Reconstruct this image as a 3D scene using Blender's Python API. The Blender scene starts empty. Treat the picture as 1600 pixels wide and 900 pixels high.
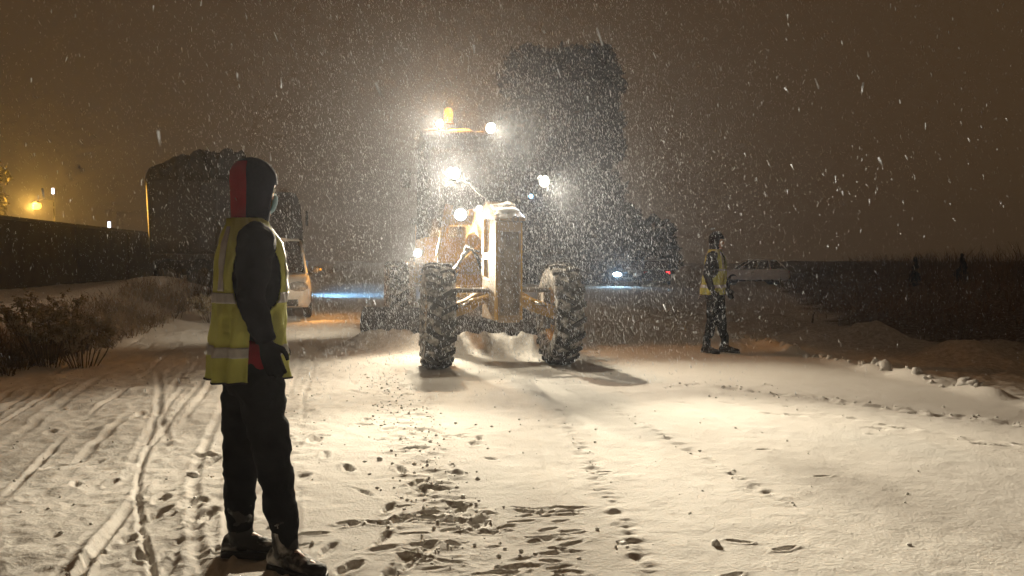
import bpy, bmesh, math, random
import numpy as np
from mathutils import Vector, Matrix, noise as mnoise

R = math.radians
random.seed(11)
rng = np.random.default_rng(11)
scene = bpy.context.scene
col = scene.collection

# ------------------------------------------------------------------ camera, world, exposure
CAM_H = 1.4
cam_d = bpy.data.cameras.new('camera')
cam = bpy.data.objects.new('camera', cam_d)
col.objects.link(cam)
cam_d.sensor_width = 36.0
cam_d.lens = 27.0
cam_d.clip_start = 0.05
cam_d.clip_end = 3000
cam.location = (0, 0, CAM_H)
cam.rotation_euler = (R(90 - 2.15), 0, 0)
cam_d.dof.use_dof = True
cam_d.dof.focus_distance = 10.0
cam_d.dof.aperture_fstop = 7.0
scene.camera = cam

world = bpy.data.worlds.new('World')
scene.world = world
world.use_nodes = True
wn, wl = world.node_tree.nodes, world.node_tree.links
wn.clear()
w_out = wn.new('ShaderNodeOutputWorld')
w_add = wn.new('ShaderNodeAddShader')
w_sky = wn.new('ShaderNodeTexSky')
w_sky.sky_type = 'NISHITA'
w_sky.sun_disc = False
w_sky.sun_elevation = R(-4)
w_sky.sun_rotation = R(200)
w_b1 = wn.new('ShaderNodeBackground')
w_b1.inputs['Strength'].default_value = 0.01
w_b2 = wn.new('ShaderNodeBackground')          # low cloud lit from below by town lamps
w_b2.inputs['Color'].default_value = (1.0, 0.58, 0.27, 1)
w_b2.inputs['Strength'].default_value = 0.057
wl.new(w_sky.outputs[0], w_b1.inputs['Color'])
wl.new(w_b1.outputs[0], w_add.inputs[0])
wl.new(w_b2.outputs[0], w_add.inputs[1])
wl.new(w_add.outputs[0], w_out.inputs['Surface'])

scene.view_settings.view_transform = 'Standard'
scene.view_settings.look = 'None'
scene.view_settings.gamma = 1.0
scene.view_settings.exposure = 0.0
scene.view_settings.use_curve_mapping = False
scene.render.engine = 'CYCLES'
cy = scene.cycles
cy.max_bounces = 4
cy.diffuse_bounces = 2
cy.glossy_bounces = 2
cy.transmission_bounces = 4
cy.transparent_max_bounces = 8
cy.volume_bounces = 0
cy.use_adaptive_sampling = True
cy.adaptive_threshold = 0.07
cy.adaptive_min_samples = 12
cy.use_denoising = True
cy.sample_clamp_indirect = 4.0
cy.caustics_reflective = False
cy.caustics_refractive = False

HAZE_DENSITY = 0.0019
WARM = (1.0, 0.875, 0.66)
P_HEAD, P_ROOF, P_WORK, P_LOW = 1500.0, 1550.0, 110.0, 25.0

# ------------------------------------------------------------------ materials
def mat(name, c1, c2=None, scale=6.0, rough=0.6, metal=0.0, bump=0.0, bscale=40.0, spec=0.4,
        lo=0.35, hi=0.65, emit=None, estr=0.0, detail=5.0):
    m = bpy.data.materials.new(name)
    m.use_nodes = True
    n, l = m.node_tree.nodes, m.node_tree.links
    b = n['Principled BSDF']
    b.inputs['Roughness'].default_value = rough
    b.inputs['Metallic'].default_value = metal
    b.inputs['Specular IOR Level'].default_value = spec
    tc = n.new('ShaderNodeTexCoord')
    nz = n.new('ShaderNodeTexNoise')
    nz.inputs['Scale'].default_value = scale
    nz.inputs['Detail'].default_value = detail
    l.new(tc.outputs['Object'], nz.inputs['Vector'])
    cr = n.new('ShaderNodeValToRGB')
    cr.color_ramp.elements[0].position = lo
    cr.color_ramp.elements[1].position = hi
    cr.color_ramp.elements[0].color = (*c1, 1)
    cr.color_ramp.elements[1].color = (*(c2 or tuple(min(1, x * 1.15) for x in c1)), 1)
    l.new(nz.outputs['Fac'], cr.inputs['Fac'])
    l.new(cr.outputs['Color'], b.inputs['Base Color'])
    if bump:
        nb = n.new('ShaderNodeTexNoise')
        nb.inputs['Scale'].default_value = bscale
        nb.inputs['Detail'].default_value = 4
        l.new(tc.outputs['Object'], nb.inputs['Vector'])
        bp = n.new('ShaderNodeBump')
        bp.inputs['Strength'].default_value = bump
        bp.inputs['Distance'].default_value = 0.01
        l.new(nb.outputs['Fac'], bp.inputs['Height'])
        l.new(bp.outputs['Normal'], b.inputs['Normal'])
    if emit:
        b.inputs['Emission Color'].default_value = (*emit, 1)
        b.inputs['Emission Strength'].default_value = estr
    return m

SNOW_C = (0.80, 0.79, 0.77)
def make_snow_ground():
    m = bpy.data.materials.new('road_snow')
    m.use_nodes = True
    n, l = m.node_tree.nodes, m.node_tree.links
    b = n['Principled BSDF']
    b.inputs['Roughness'].default_value = 0.95
    b.inputs['Specular IOR Level'].default_value = 0.04
    tc = n.new('ShaderNodeTexCoord')
    at_ = n.new('ShaderNodeAttribute'); at_.attribute_name = 'bare'
    n1 = n.new('ShaderNodeTexNoise'); n1.inputs['Scale'].default_value = 0.8; n1.inputs['Detail'].default_value = 6
    n2 = n.new('ShaderNodeTexNoise'); n2.inputs['Scale'].default_value = 14.0; n2.inputs['Detail'].default_value = 6
    for q in (n1, n2):
        l.new(tc.outputs['Object'], q.inputs['Vector'])
    c1 = n.new('ShaderNodeMix'); c1.data_type = 'RGBA'
    c1.inputs[6].default_value = (0.83, 0.81, 0.78, 1)
    c1.inputs[7].default_value = (0.72, 0.69, 0.64, 1)
    l.new(n1.outputs['Fac'], c1.inputs[0])
    # bare attribute broken up by noise
    ma = n.new('ShaderNodeMath'); ma.operation = 'MULTIPLY_ADD'
    ma.inputs[1].default_value = 0.9; ma.inputs[2].default_value = -0.45
    l.new(n2.outputs['Fac'], ma.inputs[0])
    mb_ = n.new('ShaderNodeMath'); mb_.operation = 'ADD'; mb_.use_clamp = True
    l.new(at_.outputs['Fac'], mb_.inputs[0]); l.new(ma.outputs[0], mb_.inputs[1])
    mm = n.new('ShaderNodeMath'); mm.operation = 'MULTIPLY'; mm.use_clamp = True
    l.new(mb_.outputs[0], mm.inputs[0])
    sm = n.new('ShaderNodeMath'); sm.operation = 'GREATER_THAN'; sm.inputs[1].default_value = 0.02
    l.new(at_.outputs['Fac'], sm.inputs[0]); l.new(sm.outputs[0], mm.inputs[1])
    c2 = n.new('ShaderNodeMix'); c2.data_type = 'RGBA'
    c2.inputs[7].default_value = (0.085, 0.055, 0.032, 1)
    l.new(mm.outputs[0], c2.inputs[0]); l.new(c1.outputs[2], c2.inputs[6])
    l.new(c2.outputs[2], b.inputs['Base Color'])
    nb = n.new('ShaderNodeTexNoise'); nb.inputs['Scale'].default_value = 55.0; nb.inputs['Detail'].default_value = 5
    l.new(tc.outputs['Object'], nb.inputs['Vector'])
    bp = n.new('ShaderNodeBump'); bp.inputs['Strength'].default_value = 0.42; bp.inputs['Distance'].default_value = 0.014
    l.new(nb.outputs['Fac'], bp.inputs['Height']); l.new(bp.outputs['Normal'], b.inputs['Normal'])
    return m

def make_translucent(name, c, fac):
    m = bpy.data.materials.new(name)
    m.use_nodes = True
    n, l = m.node_tree.nodes, m.node_tree.links
    n.clear()
    o = n.new('ShaderNodeOutputMaterial')
    d = n.new('ShaderNodeBsdfDiffuse'); t = n.new('ShaderNodeBsdfTranslucent'); mx = n.new('ShaderNodeMixShader')
    d.inputs['Color'].default_value = (*c, 1); t.inputs['Color'].default_value = (*c, 1)
    mx.inputs[0].default_value = fac
    l.new(d.outputs[0], mx.inputs[1]); l.new(t.outputs[0], mx.inputs[2]); l.new(mx.outputs[0], o.inputs['Surface'])
    return m

def make_glass(name, tint, fac):
    m = bpy.data.materials.new(name)
    m.use_nodes = True
    n, l = m.node_tree.nodes, m.node_tree.links
    n.clear()
    o = n.new('ShaderNodeOutputMaterial')
    t = n.new('ShaderNodeBsdfTransparent'); g = n.new('ShaderNodeBsdfGlossy'); mx = n.new('ShaderNodeMixShader')
    t.inputs['Color'].default_value = (*tint, 1)
    g.inputs['Roughness'].default_value = 0.08
    g.inputs['Color'].default_value = (0.8, 0.8, 0.8, 1)
    mx.inputs[0].default_value = fac
    l.new(t.outputs[0], mx.inputs[1]); l.new(g.outputs[0], mx.inputs[2]); l.new(mx.outputs[0], o.inputs['Surface'])
    return m

def emission(name, c, s):
    m = bpy.data.materials.new(name)
    m.use_nodes = True
    n, l = m.node_tree.nodes, m.node_tree.links
    n.clear()
    o = n.new('ShaderNodeOutputMaterial'); e = n.new('ShaderNodeEmission')
    e.inputs['Color'].default_value = (*c, 1); e.inputs['Strength'].default_value = s
    l.new(e.outputs[0], o.inputs['Surface'])
    return m

M = {}
M['snow_ground'] = make_snow_ground()
M['snow'] = mat('packed_snow', (0.74, 0.72, 0.69), (0.83, 0.82, 0.80), 7, 0.6, bump=0.5, bscale=60, spec=0.25)
M['dirty_snow'] = mat('dirty_snow', (0.36, 0.29, 0.22), (0.72, 0.68, 0.62), 5, 0.7, bump=0.6, bscale=35, spec=0.2)
M['flake'] = make_translucent('snowflake', (0.86, 0.90, 0.96), 0.72)
M['yellow'] = mat('grader_paint', (0.55, 0.32, 0.05), (0.40, 0.25, 0.08), 3.5, 0.45, bump=0.15, bscale=25)
M['nose'] = mat('salted_paint', (0.26, 0.17, 0.085), (0.36, 0.27, 0.18), 6, 0.6, bump=0.3, bscale=30)
M['dirty_plate'] = mat('road_grime', (0.11, 0.08, 0.05), (0.27, 0.22, 0.17), 9, 0.75, bump=0.5, bscale=30)
M['steel'] = mat('dirty_steel', (0.10, 0.085, 0.07), (0.22, 0.19, 0.16), 8, 0.5, 0.4, bump=0.2)
M['chrome'] = mat('cylinder_rod', (0.6, 0.58, 0.55), (0.5, 0.48, 0.45), 10, 0.25, 0.9)
M['black'] = mat('black_plastic', (0.015, 0.015, 0.016), (0.03, 0.03, 0.03), 10, 0.5)
M['rubber'] = mat('tyre_rubber', (0.018, 0.017, 0.016), (0.05, 0.046, 0.042), 9, 0.8, bump=0.3, spec=0.15)
M['tyre_snow'] = mat('snow_packed_tyre', (0.04, 0.037, 0.033), (0.42, 0.39, 0.35), 14, 0.8, bump=0.5, lo=0.42, hi=0.68)
M['blade'] = mat('blade_steel', (0.05, 0.05, 0.055), (0.14, 0.13, 0.13), 5, 0.38, 0.7, bump=0.2)
M['glass'] = make_glass('cab_glass', (0.55, 0.58, 0.6), 0.12)
M['dark_glass'] = make_glass('dark_glass', (0.10, 0.11, 0.12), 0.25)
M['lens'] = emission('lamp_lens', (1.0, 0.93, 0.80), 180.0)
_n, _l = M['lens'].node_tree.nodes, M['lens'].node_tree.links        # hot bulb in the middle, dimmer reflector rim
_a = _n.new('ShaderNodeAttribute'); _a.attribute_name = 'core'
_p = _n.new('ShaderNodeMath'); _p.operation = 'POWER'; _p.inputs[1].default_value = 2.2
_m = _n.new('ShaderNodeMath'); _m.operation = 'MULTIPLY_ADD'; _m.inputs[1].default_value = 420.0; _m.inputs[2].default_value = 0.7
_l.new(_a.outputs['Fac'], _p.inputs[0]); _l.new(_p.outputs[0], _m.inputs[0])
_l.new(_m.outputs[0], [q for q in _n if q.type == 'EMISSION'][0].inputs['Strength'])
M['amber'] = emission('amber_lens', (1.0, 0.33, 0.012), 2.0)
M['sodium'] = emission('sodium_lens', (1.0, 0.40, 0.03), 10.0)
M['blue_lens'] = emission('blue_lens', (0.25, 0.62, 1.0), 9.0)
M['cool_lens'] = emission('cool_lens', (0.45, 0.76, 1.0), 90.0)
M['red_lens'] = emission('red_lens', (1.0, 0.04, 0.05), 2.5)
M['white_lens'] = emission('white_lens', (0.85, 0.88, 1.0), 5.0)
M['off_lens'] = mat('unlit_lens', (0.35, 0.35, 0.35), (0.45, 0.45, 0.45), 10, 0.2)
M['off_red'] = mat('unlit_red_lens', (0.25, 0.01, 0.01), (0.3, 0.02, 0.02), 10, 0.2)
M['white_paint'] = mat('white_car_paint', (0.76, 0.75, 0.73), (0.82, 0.81, 0.79), 2, 0.3, bump=0.05)
M['dark_paint'] = mat('dark_car_paint', (0.02, 0.022, 0.026), (0.035, 0.036, 0.04), 2, 0.3)
M['truck_paint'] = mat('truck_paint', (0.035, 0.032, 0.03), (0.06, 0.052, 0.045), 3, 0.5, bump=0.1)
M['tarp'] = mat('truck_load_tarp', (0.022, 0.02, 0.018), (0.05, 0.044, 0.038), 4, 0.8, bump=0.5, bscale=14)
M['hivis'] = mat('hi_vis_fabric', (0.50, 0.52, 0.13), (0.58, 0.60, 0.17), 9, 0.75, bump=0.35, bscale=90, spec=0.2)
M['reflect'] = mat('reflective_tape', (0.42, 0.41, 0.40), (0.52, 0.51, 0.50), 30, 0.4, bump=0.2, bscale=150)
M['trim'] = mat('vest_binding', (0.02, 0.02, 0.02), (0.03, 0.03, 0.03), 20, 0.8)
M['jacket'] = mat('black_jacket', (0.010, 0.010, 0.016), (0.018, 0.018, 0.026), 12, 0.7, bump=0.3, bscale=120, spec=0.08)
M['jacket_far'] = mat('dark_jacket', (0.02, 0.018, 0.022), (0.034, 0.03, 0.034), 12, 0.8, bump=0.3, bscale=60, spec=0.08)
M['trousers'] = mat('black_trousers', (0.008, 0.008, 0.009), (0.015, 0.015, 0.016), 10, 0.9, bump=0.4, bscale=140, spec=0.06)
M['boot'] = mat('black_leather_boot', (0.012, 0.011, 0.01), (0.03, 0.028, 0.026), 12, 0.55, bump=0.4, bscale=70)
M['boot_snow'] = mat('snowy_boot', (0.02, 0.018, 0.016), (0.45, 0.43, 0.40), 11, 0.7, bump=0.5, bscale=60, lo=0.52, hi=0.66)
M['red'] = mat('red_fabric', (0.30, 0.010, 0.022), (0.38, 0.016, 0.03), 12, 0.8, bump=0.4, bscale=120, spec=0.2)
M['navy'] = mat('navy_fabric', (0.012, 0.013, 0.030), (0.02, 0.02, 0.042), 12, 0.8, bump=0.4, bscale=120, spec=0.2)
M['mask'] = mat('light_blue_mask', (0.22, 0.38, 0.48), (0.28, 0.44, 0.54), 20, 0.85, bump=0.2)
M['skin'] = mat('skin', (0.50, 0.29, 0.20), (0.56, 0.34, 0.24), 12, 0.5, bump=0.1)
M['eye'] = mat('eye_white', (0.7, 0.68, 0.65), (0.75, 0.72, 0.7), 5, 0.2)
M['bark'] = mat('bark', (0.05, 0.038, 0.028), (0.10, 0.08, 0.06), 12, 0.9, bump=0.8, bscale=30)
M['leaf_dark'] = mat('dark_foliage', (0.030, 0.036, 0.030), (0.055, 0.06, 0.05), 1.2, 0.8, spec=0.1)
M['leaf_black'] = mat('night_foliage', (0.018, 0.022, 0.027), (0.034, 0.038, 0.042), 1.2, 0.9, spec=0.05)
M['leaf_dim'] = mat('dim_foliage', (0.04, 0.040, 0.022), (0.07, 0.062, 0.034), 1.5, 0.8, spec=0.1)
M['weed'] = mat('dry_weeds', (0.12, 0.085, 0.05), (0.26, 0.20, 0.13), 1.6, 0.9, spec=0.1)
M['weed_dark'] = mat('dark_scrub', (0.09, 0.058, 0.034), (0.19, 0.13, 0.08), 1.3, 0.9, spec=0.1)
M['weed_pale'] = mat('frosted_weeds', (0.22, 0.18, 0.09), (0.48, 0.42, 0.32), 6.0, 0.9, spec=0.1)
M['wall'] = mat('dark_render', (0.055, 0.042, 0.028), (0.095, 0.072, 0.048), 2.2, 0.9, bump=0.7, bscale=9)
M['coping'] = mat('wall_coping', (0.07, 0.055, 0.04), (0.11, 0.09, 0.065), 3, 0.9, bump=0.5, bscale=12)
M['pole'] = mat('galvanised_pole', (0.22, 0.21, 0.20), (0.3, 0.29, 0.28), 6, 0.5, 0.6)
M['twig'] = mat('dead_twig', (0.06, 0.045, 0.03), (0.10, 0.075, 0.05), 10, 0.9)

for _k in ('amber', 'blue_lens', 'cool_lens', 'red_lens', 'white_lens', 'sodium'):
    M[_k].cycles.emission_sampling = 'NONE'

# ------------------------------------------------------------------ mesh helpers
class MB:
    def __init__(s):
        s.v = []; s.f = []
    def add(s, vs, fs):
        o = len(s.v)
        s.v.extend([tuple(map(float, p)) for p in vs])
        s.f.extend([tuple(i + o for i in f) for f in fs])
        return s
    def box(s, c, d, rot=None):
        x, y, z = d[0] / 2, d[1] / 2, d[2] / 2
        vs = [Vector(p) for p in ((-x, -y, -z), (x, -y, -z), (x, y, -z), (-x, y, -z), (-x, -y, z), (x, -y, z), (x, y, z), (-x, y, z))]
        if rot is not None:
            q = Matrix.Rotation(rot[2], 3, 'Z') @ Matrix.Rotation(rot[1], 3, 'Y') @ Matrix.Rotation(rot[0], 3, 'X')
            vs = [q @ p for p in vs]
        c = Vector(c)
        return s.add([p + c for p in vs], [(0, 3, 2, 1), (4, 5, 6, 7), (0, 1, 5, 4), (1, 2, 6, 5), (2, 3, 7, 6), (3, 0, 4, 7)])
    def hexa(s, p):
        return s.add(p, [(0, 3, 2, 1), (4, 5, 6, 7), (0, 1, 5, 4), (1, 2, 6, 5), (2, 3, 7, 6), (3, 0, 4, 7)])
    def loft(s, rings, closed=True, cap=True):
        n = len(rings[0]); o = len(s.v)
        for r in rings:
            s.v.extend([tuple(map(float, p)) for p in r])
        m = n if closed else n - 1
        for i in range(len(rings) - 1):
            for j in range(m):
                a = o + i * n + j; b = o + i * n + (j + 1) % n
                s.f.append((a, b, b + n, a + n))
        if cap and closed:
            s.f.append(tuple(o + j for j in reversed(range(n))))
            e = o + (len(rings) - 1) * n
            s.f.append(tuple(e + j for j in range(n)))
        return s
    def tube(s, pts, r, n=8, cap=True, squash=1.0):
        pts = [Vector(p) for p in pts]
        rs = list(r) if hasattr(r, '__len__') else [r] * len(pts)
        up = None; rings = []
        for i, p in enumerate(pts):
            t = (pts[min(i + 1, len(pts) - 1)] - pts[max(i - 1, 0)]).normalized()
            if up is None:
                up = Vector((0, 0, 1)) if abs(t.z) < 0.9 else Vector((0, 1, 0))
            a = t.cross(up)
            if a.length < 1e-5: a = t.cross(Vector((1, 0, 0)))
            a.normalize(); b = a.cross(t).normalized(); up = b
            rings.append([p + a * math.cos(k / n * 2 * math.pi) * rs[i] + b * math.sin(k / n * 2 * math.pi) * rs[i] * squash for k in range(n)])
        return s.loft(rings, True, cap)
    def lathe(s, prof, c=(0, 0, 0), axis=(0, 0, 1), n=20, cap=True):
        ax = Vector(axis).normalized(); c = Vector(c)
        a = ax.cross(Vector((0, 0, 1)) if abs(ax.z) < 0.9 else Vector((1, 0, 0))).normalized(); b = ax.cross(a)
        rings = [[c + ax * h + (a * math.cos(k / n * 2 * math.pi) + b * math.sin(k / n * 2 * math.pi)) * r for k in range(n)] for r, h in prof]
        return s.loft(rings, True, cap)
    def ell(s, c, rad, yaw=0.0, n=16, m=10):
        rings = []
        cyw, syw = math.cos(yaw), math.sin(yaw)
        for i in range(m + 1):
            ph = -math.pi / 2 + math.pi * (0.02 + 0.96 * i / m)
            rr = math.cos(ph)
            ring = []
            for k in range(n):
                t = k / n * 2 * math.pi
                x, y = rad[0] * rr * math.cos(t), rad[1] * rr * math.sin(t)
                ring.append((c[0] + x * cyw - y * syw, c[1] + x * syw + y * cyw, c[2] + rad[2] * math.sin(ph)))
            rings.append(ring)
        return s.loft(rings)
    def prism(s, poly, x0, x1, axis=0):
        """polygon in the two other axes extruded along axis"""
        def mk(x, p):
            return (x, p[0], p[1]) if axis == 0 else ((p[0], x, p[1]) if axis == 1 else (p[0], p[1], x))
        n = len(poly)
        vs = [mk(x0, p) for p in poly] + [mk(x1, p) for p in poly]
        fs = [(i, (i + 1) % n, n + (i + 1) % n, n + i) for i in range(n)] + [tuple(reversed(range(n))), tuple(range(n, 2 * n))]
        return s.add(vs, fs)
    def mesh(s, name):
        me = bpy.data.meshes.new(name)
        me.from_pydata(s.v, [], s.f)
        bm = bmesh.new(); bm.from_mesh(me)
        bmesh.ops.recalc_face_normals(bm, faces=bm.faces)
        bm.to_mesh(me); bm.free()
        return me
    def build(s, name, m, parent=None, smooth=False, bevel=0.0, seg=2):
        return link(name, s.mesh(name), m, parent, smooth, bevel, seg)

def link(name, me, m, parent=None, smooth=False, bevel=0.0, seg=2):
    o = bpy.data.objects.new(name, me)
    col.objects.link(o)
    if m is not None:
        me.materials.append(m)
    if parent is not None:
        o.parent = parent
    if smooth:
        me.polygons.foreach_set('use_smooth', [True] * len(me.polygons))
    if bevel:
        b = o.modifiers.new('bevel', 'BEVEL'); b.width = bevel; b.segments = seg; b.limit_method = 'ANGLE'; b.angle_limit = R(40)
    return o

def np_mesh(name, verts, faces):
    """fast mesh from numpy arrays (faces all the same size)"""
    me = bpy.data.meshes.new(name)
    nf, k = faces.shape
    me.vertices.add(len(verts)); me.vertices.foreach_set('co', verts.astype(np.float32).ravel())
    me.loops.add(nf * k); me.loops.foreach_set('vertex_index', faces.astype(np.int32).ravel())
    me.polygons.add(nf); me.polygons.foreach_set('loop_start', (np.arange(nf) * k).astype(np.int32))
    me.update(calc_edges=True)
    return me

def tag(o, label, cat, group=None):
    o['label'] = label; o['category'] = cat
    if group: o['group'] = group
    return o
def empty(name, loc=(0, 0, 0), rz=0.0):
    o = bpy.data.objects.new(name, None); col.objects.link(o)
    o.location = loc; o.rotation_euler = (0, 0, rz); o.empty_display_size = 0.2
    return o
def copy_tree(o, parent=None):
    c = o.copy(); col.objects.link(c); c.parent = parent
    for ch in list(o.children):
        copy_tree(ch, c)
    return c
def spot(name, loc, target, power, color, cone, parent, blend=0.6, radius=0.05):
    d = bpy.data.lights.new(name, 'SPOT')
    d.energy = power; d.color = color; d.spot_size = R(cone); d.spot_blend = blend; d.shadow_soft_size = radius
    o = bpy.data.objects.new(name, d); col.objects.link(o)
    o.parent = parent
    o.location = loc
    o.rotation_euler = (Vector(target) - Vector(loc)).to_track_quat('-Z', 'Y').to_euler()
    return o
def point(name, loc, power, color, parent, radius=0.05):
    d = bpy.data.lights.new(name, 'POINT')
    d.energy = power; d.color = color; d.shadow_soft_size = radius
    o = bpy.data.objects.new(name, d); col.objects.link(o)
    o.parent = parent; o.location = loc
    return o
def cloth(mb, name, m, parent, voxel=0.012, smooth=4, fold=0.004, fscale=(9, 9, 4), seed=0.0, sub=None):
    """weld overlapping shapes into one continuous skin, then crease it"""
    me = mb.mesh(name + '_src')
    sc = bpy.data.scenes.new('scratch')
    o = bpy.data.objects.new('tmp', me); sc.collection.objects.link(o)
    r = o.modifiers.new('r', 'REMESH'); r.mode = 'VOXEL'; r.voxel_size = voxel
    if smooth:
        s = o.modifiers.new('s', 'SMOOTH'); s.iterations = smooth; s.factor = 0.5
    vl = sc.view_layers[0]; vl.update(); dg = vl.depsgraph; dg.update()
    me2 = bpy.data.meshes.new_from_object(o.evaluated_get(dg))
    bpy.data.objects.remove(o); bpy.data.meshes.remove(me); bpy.data.scenes.remove(sc)
    me2.name = name
    if fold:
        nv = len(me2.vertices)
        co = np.empty(nv * 3, np.float32); no = np.empty(nv * 3, np.float32)
        me2.vertices.foreach_get('co', co)
        me2.vertex_normals.foreach_get('vector', no)
        co = co.reshape(-1, 3); no = no.reshape(-1, 3)
        am = np.empty(nv, np.float32)
        for k in range(nv):
            q = Vector((co[k, 0] * fscale[0] + seed, co[k, 1] * fscale[1], co[k, 2] * fscale[2]))
            am[k] = 1 - abs(mnoise.noise(q)) * 2.2 + 0.5 * mnoise.noise(q * 2.7) - 0.3
        co += no * (fold * am)[:, None]
        me2.vertices.foreach_set('co', co.ravel())
        me2.update()
    me2.materials.clear()
    return link(name, me2, m, parent, True)

# ------------------------------------------------------------------ ground
_T = rng.random((256, 256))
_TF = _T.astype(np.float32).ravel()
def vnoise(x, y):
    x = np.asarray(x, np.float32); y = np.asarray(y, np.float32)
    xf = np.floor(x); yf = np.floor(y)
    fx = x - xf; fy = y - yf
    fx = fx * fx * (3 - 2 * fx); fy = fy * fy * (3 - 2 * fy)
    xi = xf.astype(np.int32); yi = yf.astype(np.int32)
    x0 = (xi & 255) << 8; x1 = ((xi + 1) & 255) << 8; y0 = yi & 255; y1 = (yi + 1) & 255
    a = _TF[x0 + y0]; b = _TF[x1 + y0]; c = _TF[x0 + y1]; d = _TF[x1 + y1]
    a = a + (b - a) * fx; c = c + (d - c) * fx
    return a + (c - a) * fy
def fbm(x, y, o=4):
    s = 0; a = 0.5; t = 0
    for k in range(o):
        s = s + a * vnoise(x + 17.3 * k, y + 5.1 * k); t += a
        x = x * 2.03; y = y * 2.03; a *= 0.5
    return s / t
def sst(a, b, x):
    t = np.clip((x - a) / (b - a), 0, 1)
    return t * t * (3 - 2 * t)
RD = (-0.17, 0.985)                     # direction the road runs away in
def road(x, y):
    return 0.985 * x + 0.17 * y, -0.17 * x + 0.985 * y
def road_xy(u, s):
    return 0.985 * u - 0.17 * s, 0.17 * u + 0.985 * s

GA = R(11.6); GX, GY = -0.17, 10.1       # the grader's heading and front axle
def gw(lx, ly):
    return GX + lx * math.cos(GA) - ly * math.sin(GA), GY + lx * math.sin(GA) + ly * math.cos(GA)
BL0 = gw(-1.75, 2.55); BL1 = gw(1.25, 1.25)

def terrain(x, y):
    x = np.asarray(x, float); y = np.asarray(y, float)
    u, s = road(x, y)
    z = np.zeros_like(x)
    # left verge climbs to the field in front of the wall
    z += 0.62 * sst(-4.4, -6.6, u) * sst(2, 8, s)
    z += 0.62 * np.exp(-((u + 5.3) / 1.15) ** 2 - ((s - 21.5) / 3.6) ** 2)
    # far bank lit by the truck lamps
    fx, fy = x + 7.6, y - 35.5
    z += 0.55 * np.exp(-(np.abs(fx) / 3.0) ** 4 - (fy / 1.0) ** 2)
    # right ditch and scrub slope
    z += -0.15 * sst(6.3, 7.4, u)
    u0 = 9.7 + np.maximum(0, s - 16) * 0.5
    z += sst(0, 7.0, u - u0) * sst(340, 120, s) * (0.75 + 0.7 * fbm(x * .22, y * .22, 3))
    for cx, cyy, a, w in ((6.6, 14.0, 0.40, 0.62), (7.1, 12.0, 0.30, 0.5), (5.6, 14.6, 0.18, 0.5), (8.1, 12.6, 0.22, 0.6), (6.0, 17.5, 0.25, 0.8)):
        z += a * np.exp(-((x - cx) ** 2 + (y - cyy) ** 2) / w ** 2) * (0.75 + 0.5 * fbm(x * 3, y * 3, 3))
    return z
def ground_z(x, y):
    return float(terrain(np.array([x]), np.array([y]))[0])

def seg_coords(x, y, a, b):
    dx, dy = b[0] - a[0], b[1] - a[1]
    L = math.hypot(dx, dy); dx /= L; dy /= L
    t = (x - a[0]) * dx + (y - a[1]) * dy
    d = (x - a[0]) * -dy + (y - a[1]) * dx
    return t, d, L

foot = []                                   # x, y, angle, half length, half width, depth
for k in range(150):                        # trampled ground around the left half
    yy = 2.6 + 9.5 * rng.random() ** 1.4
    xx = rng.uniform(-0.62, -0.02) * yy * 0.98
    foot.append((xx, yy, rng.normal(1.75, 0.45), rng.uniform(0.05, 0.14), rng.uniform(0.022, 0.05), rng.uniform(0.010, 0.026)))
for k in range(58):                         # scuffed patch at the bottom middle
    yy = rng.uniform(3.25, 4.35); xx = rng.uniform(-0.62, 0.34) * (yy / 3.7)
    foot.append((xx, yy, rng.normal(0.12, 0.28), rng.uniform(0.03, 0.11), rng.uniform(0.012, 0.026), rng.uniform(0.005, 0.013)))
for k in range(26):
    yy = rng.uniform(3.3, 6.2); xx = rng.uniform(-1.1, -0.3)
    foot.append((xx, yy, rng.normal(0.2, 0.5), rng.uniform(0.05, 0.12), rng.uniform(0.015, 0.03), rng.uniform(0.008, 0.018)))
for k in range(13):                         # one walker's prints across the right side
    t = k / 12.0
    foot.append((0.55 + 3.6 * t + rng.normal(0, .05), 8.7 - 3.4 * t + (0.13 if k % 2 else -0.13), -0.75 + rng.normal(0, .15), 0.10, 0.03, 0.016))
for xx, yy in ((1.13, 3.75), (1.32, 3.66), (0.98, 3.35), (2.0, 4.9), (2.9, 6.1), (1.85, 5.6), (0.6, 5.0), (-0.3, 6.3)):
    foot.append((xx, yy, rng.normal(-0.25, .3), 0.06, 0.018, 0.018))
ruts = []                                   # start, end, half width, depth
for x0, sl, w, d in ((-1.42, -0.26, .035, .030), (-1.90, -0.285, .045, .042), (-2.02, -0.285, .03, .02), (-2.45, -0.29, .06, .026), (-2.72, -0.30, .04, .034),
                     (-3.1, -0.31, .07, .03), (-3.35, -0.315, .035, .04), (-3.75, -0.33, .06, .028), (-4.2, -0.32, .05, .035), (-1.1, -0.24, .03, .018), (-4.7, -0.31, .07, .03)):
    ruts.append(((x0 + 0.29 * 1.6, 1.8), (x0 + sl * 11.5, 15.0), w * .62, d * .9))
for k in range(13):
    x0 = rng.uniform(-4.9, -.9); ruts.append(((x0 + .29 * 1.6 + rng.normal(0, .12), 1.8), (x0 - rng.uniform(.25, .34) * 11.5, rng.uniform(10, 15)), rng.uniform(.015, .035), rng.uniform(.012, .026)))
for x0, sl, w, d in ((0.50, -0.06, .05, .006), (0.85, -0.10, .03, .006), (0.30, -0.03, .02, .005), (1.5, -0.17, .10, .006), (3.3, -0.17, .12, .008), (3.9, -0.18, .05, .006), (2.4, -.17, .05, .005)):
    ruts.append(((x0 - sl * 2, 1.8), (x0 + sl * 9, 12.5), w, d))
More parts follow.
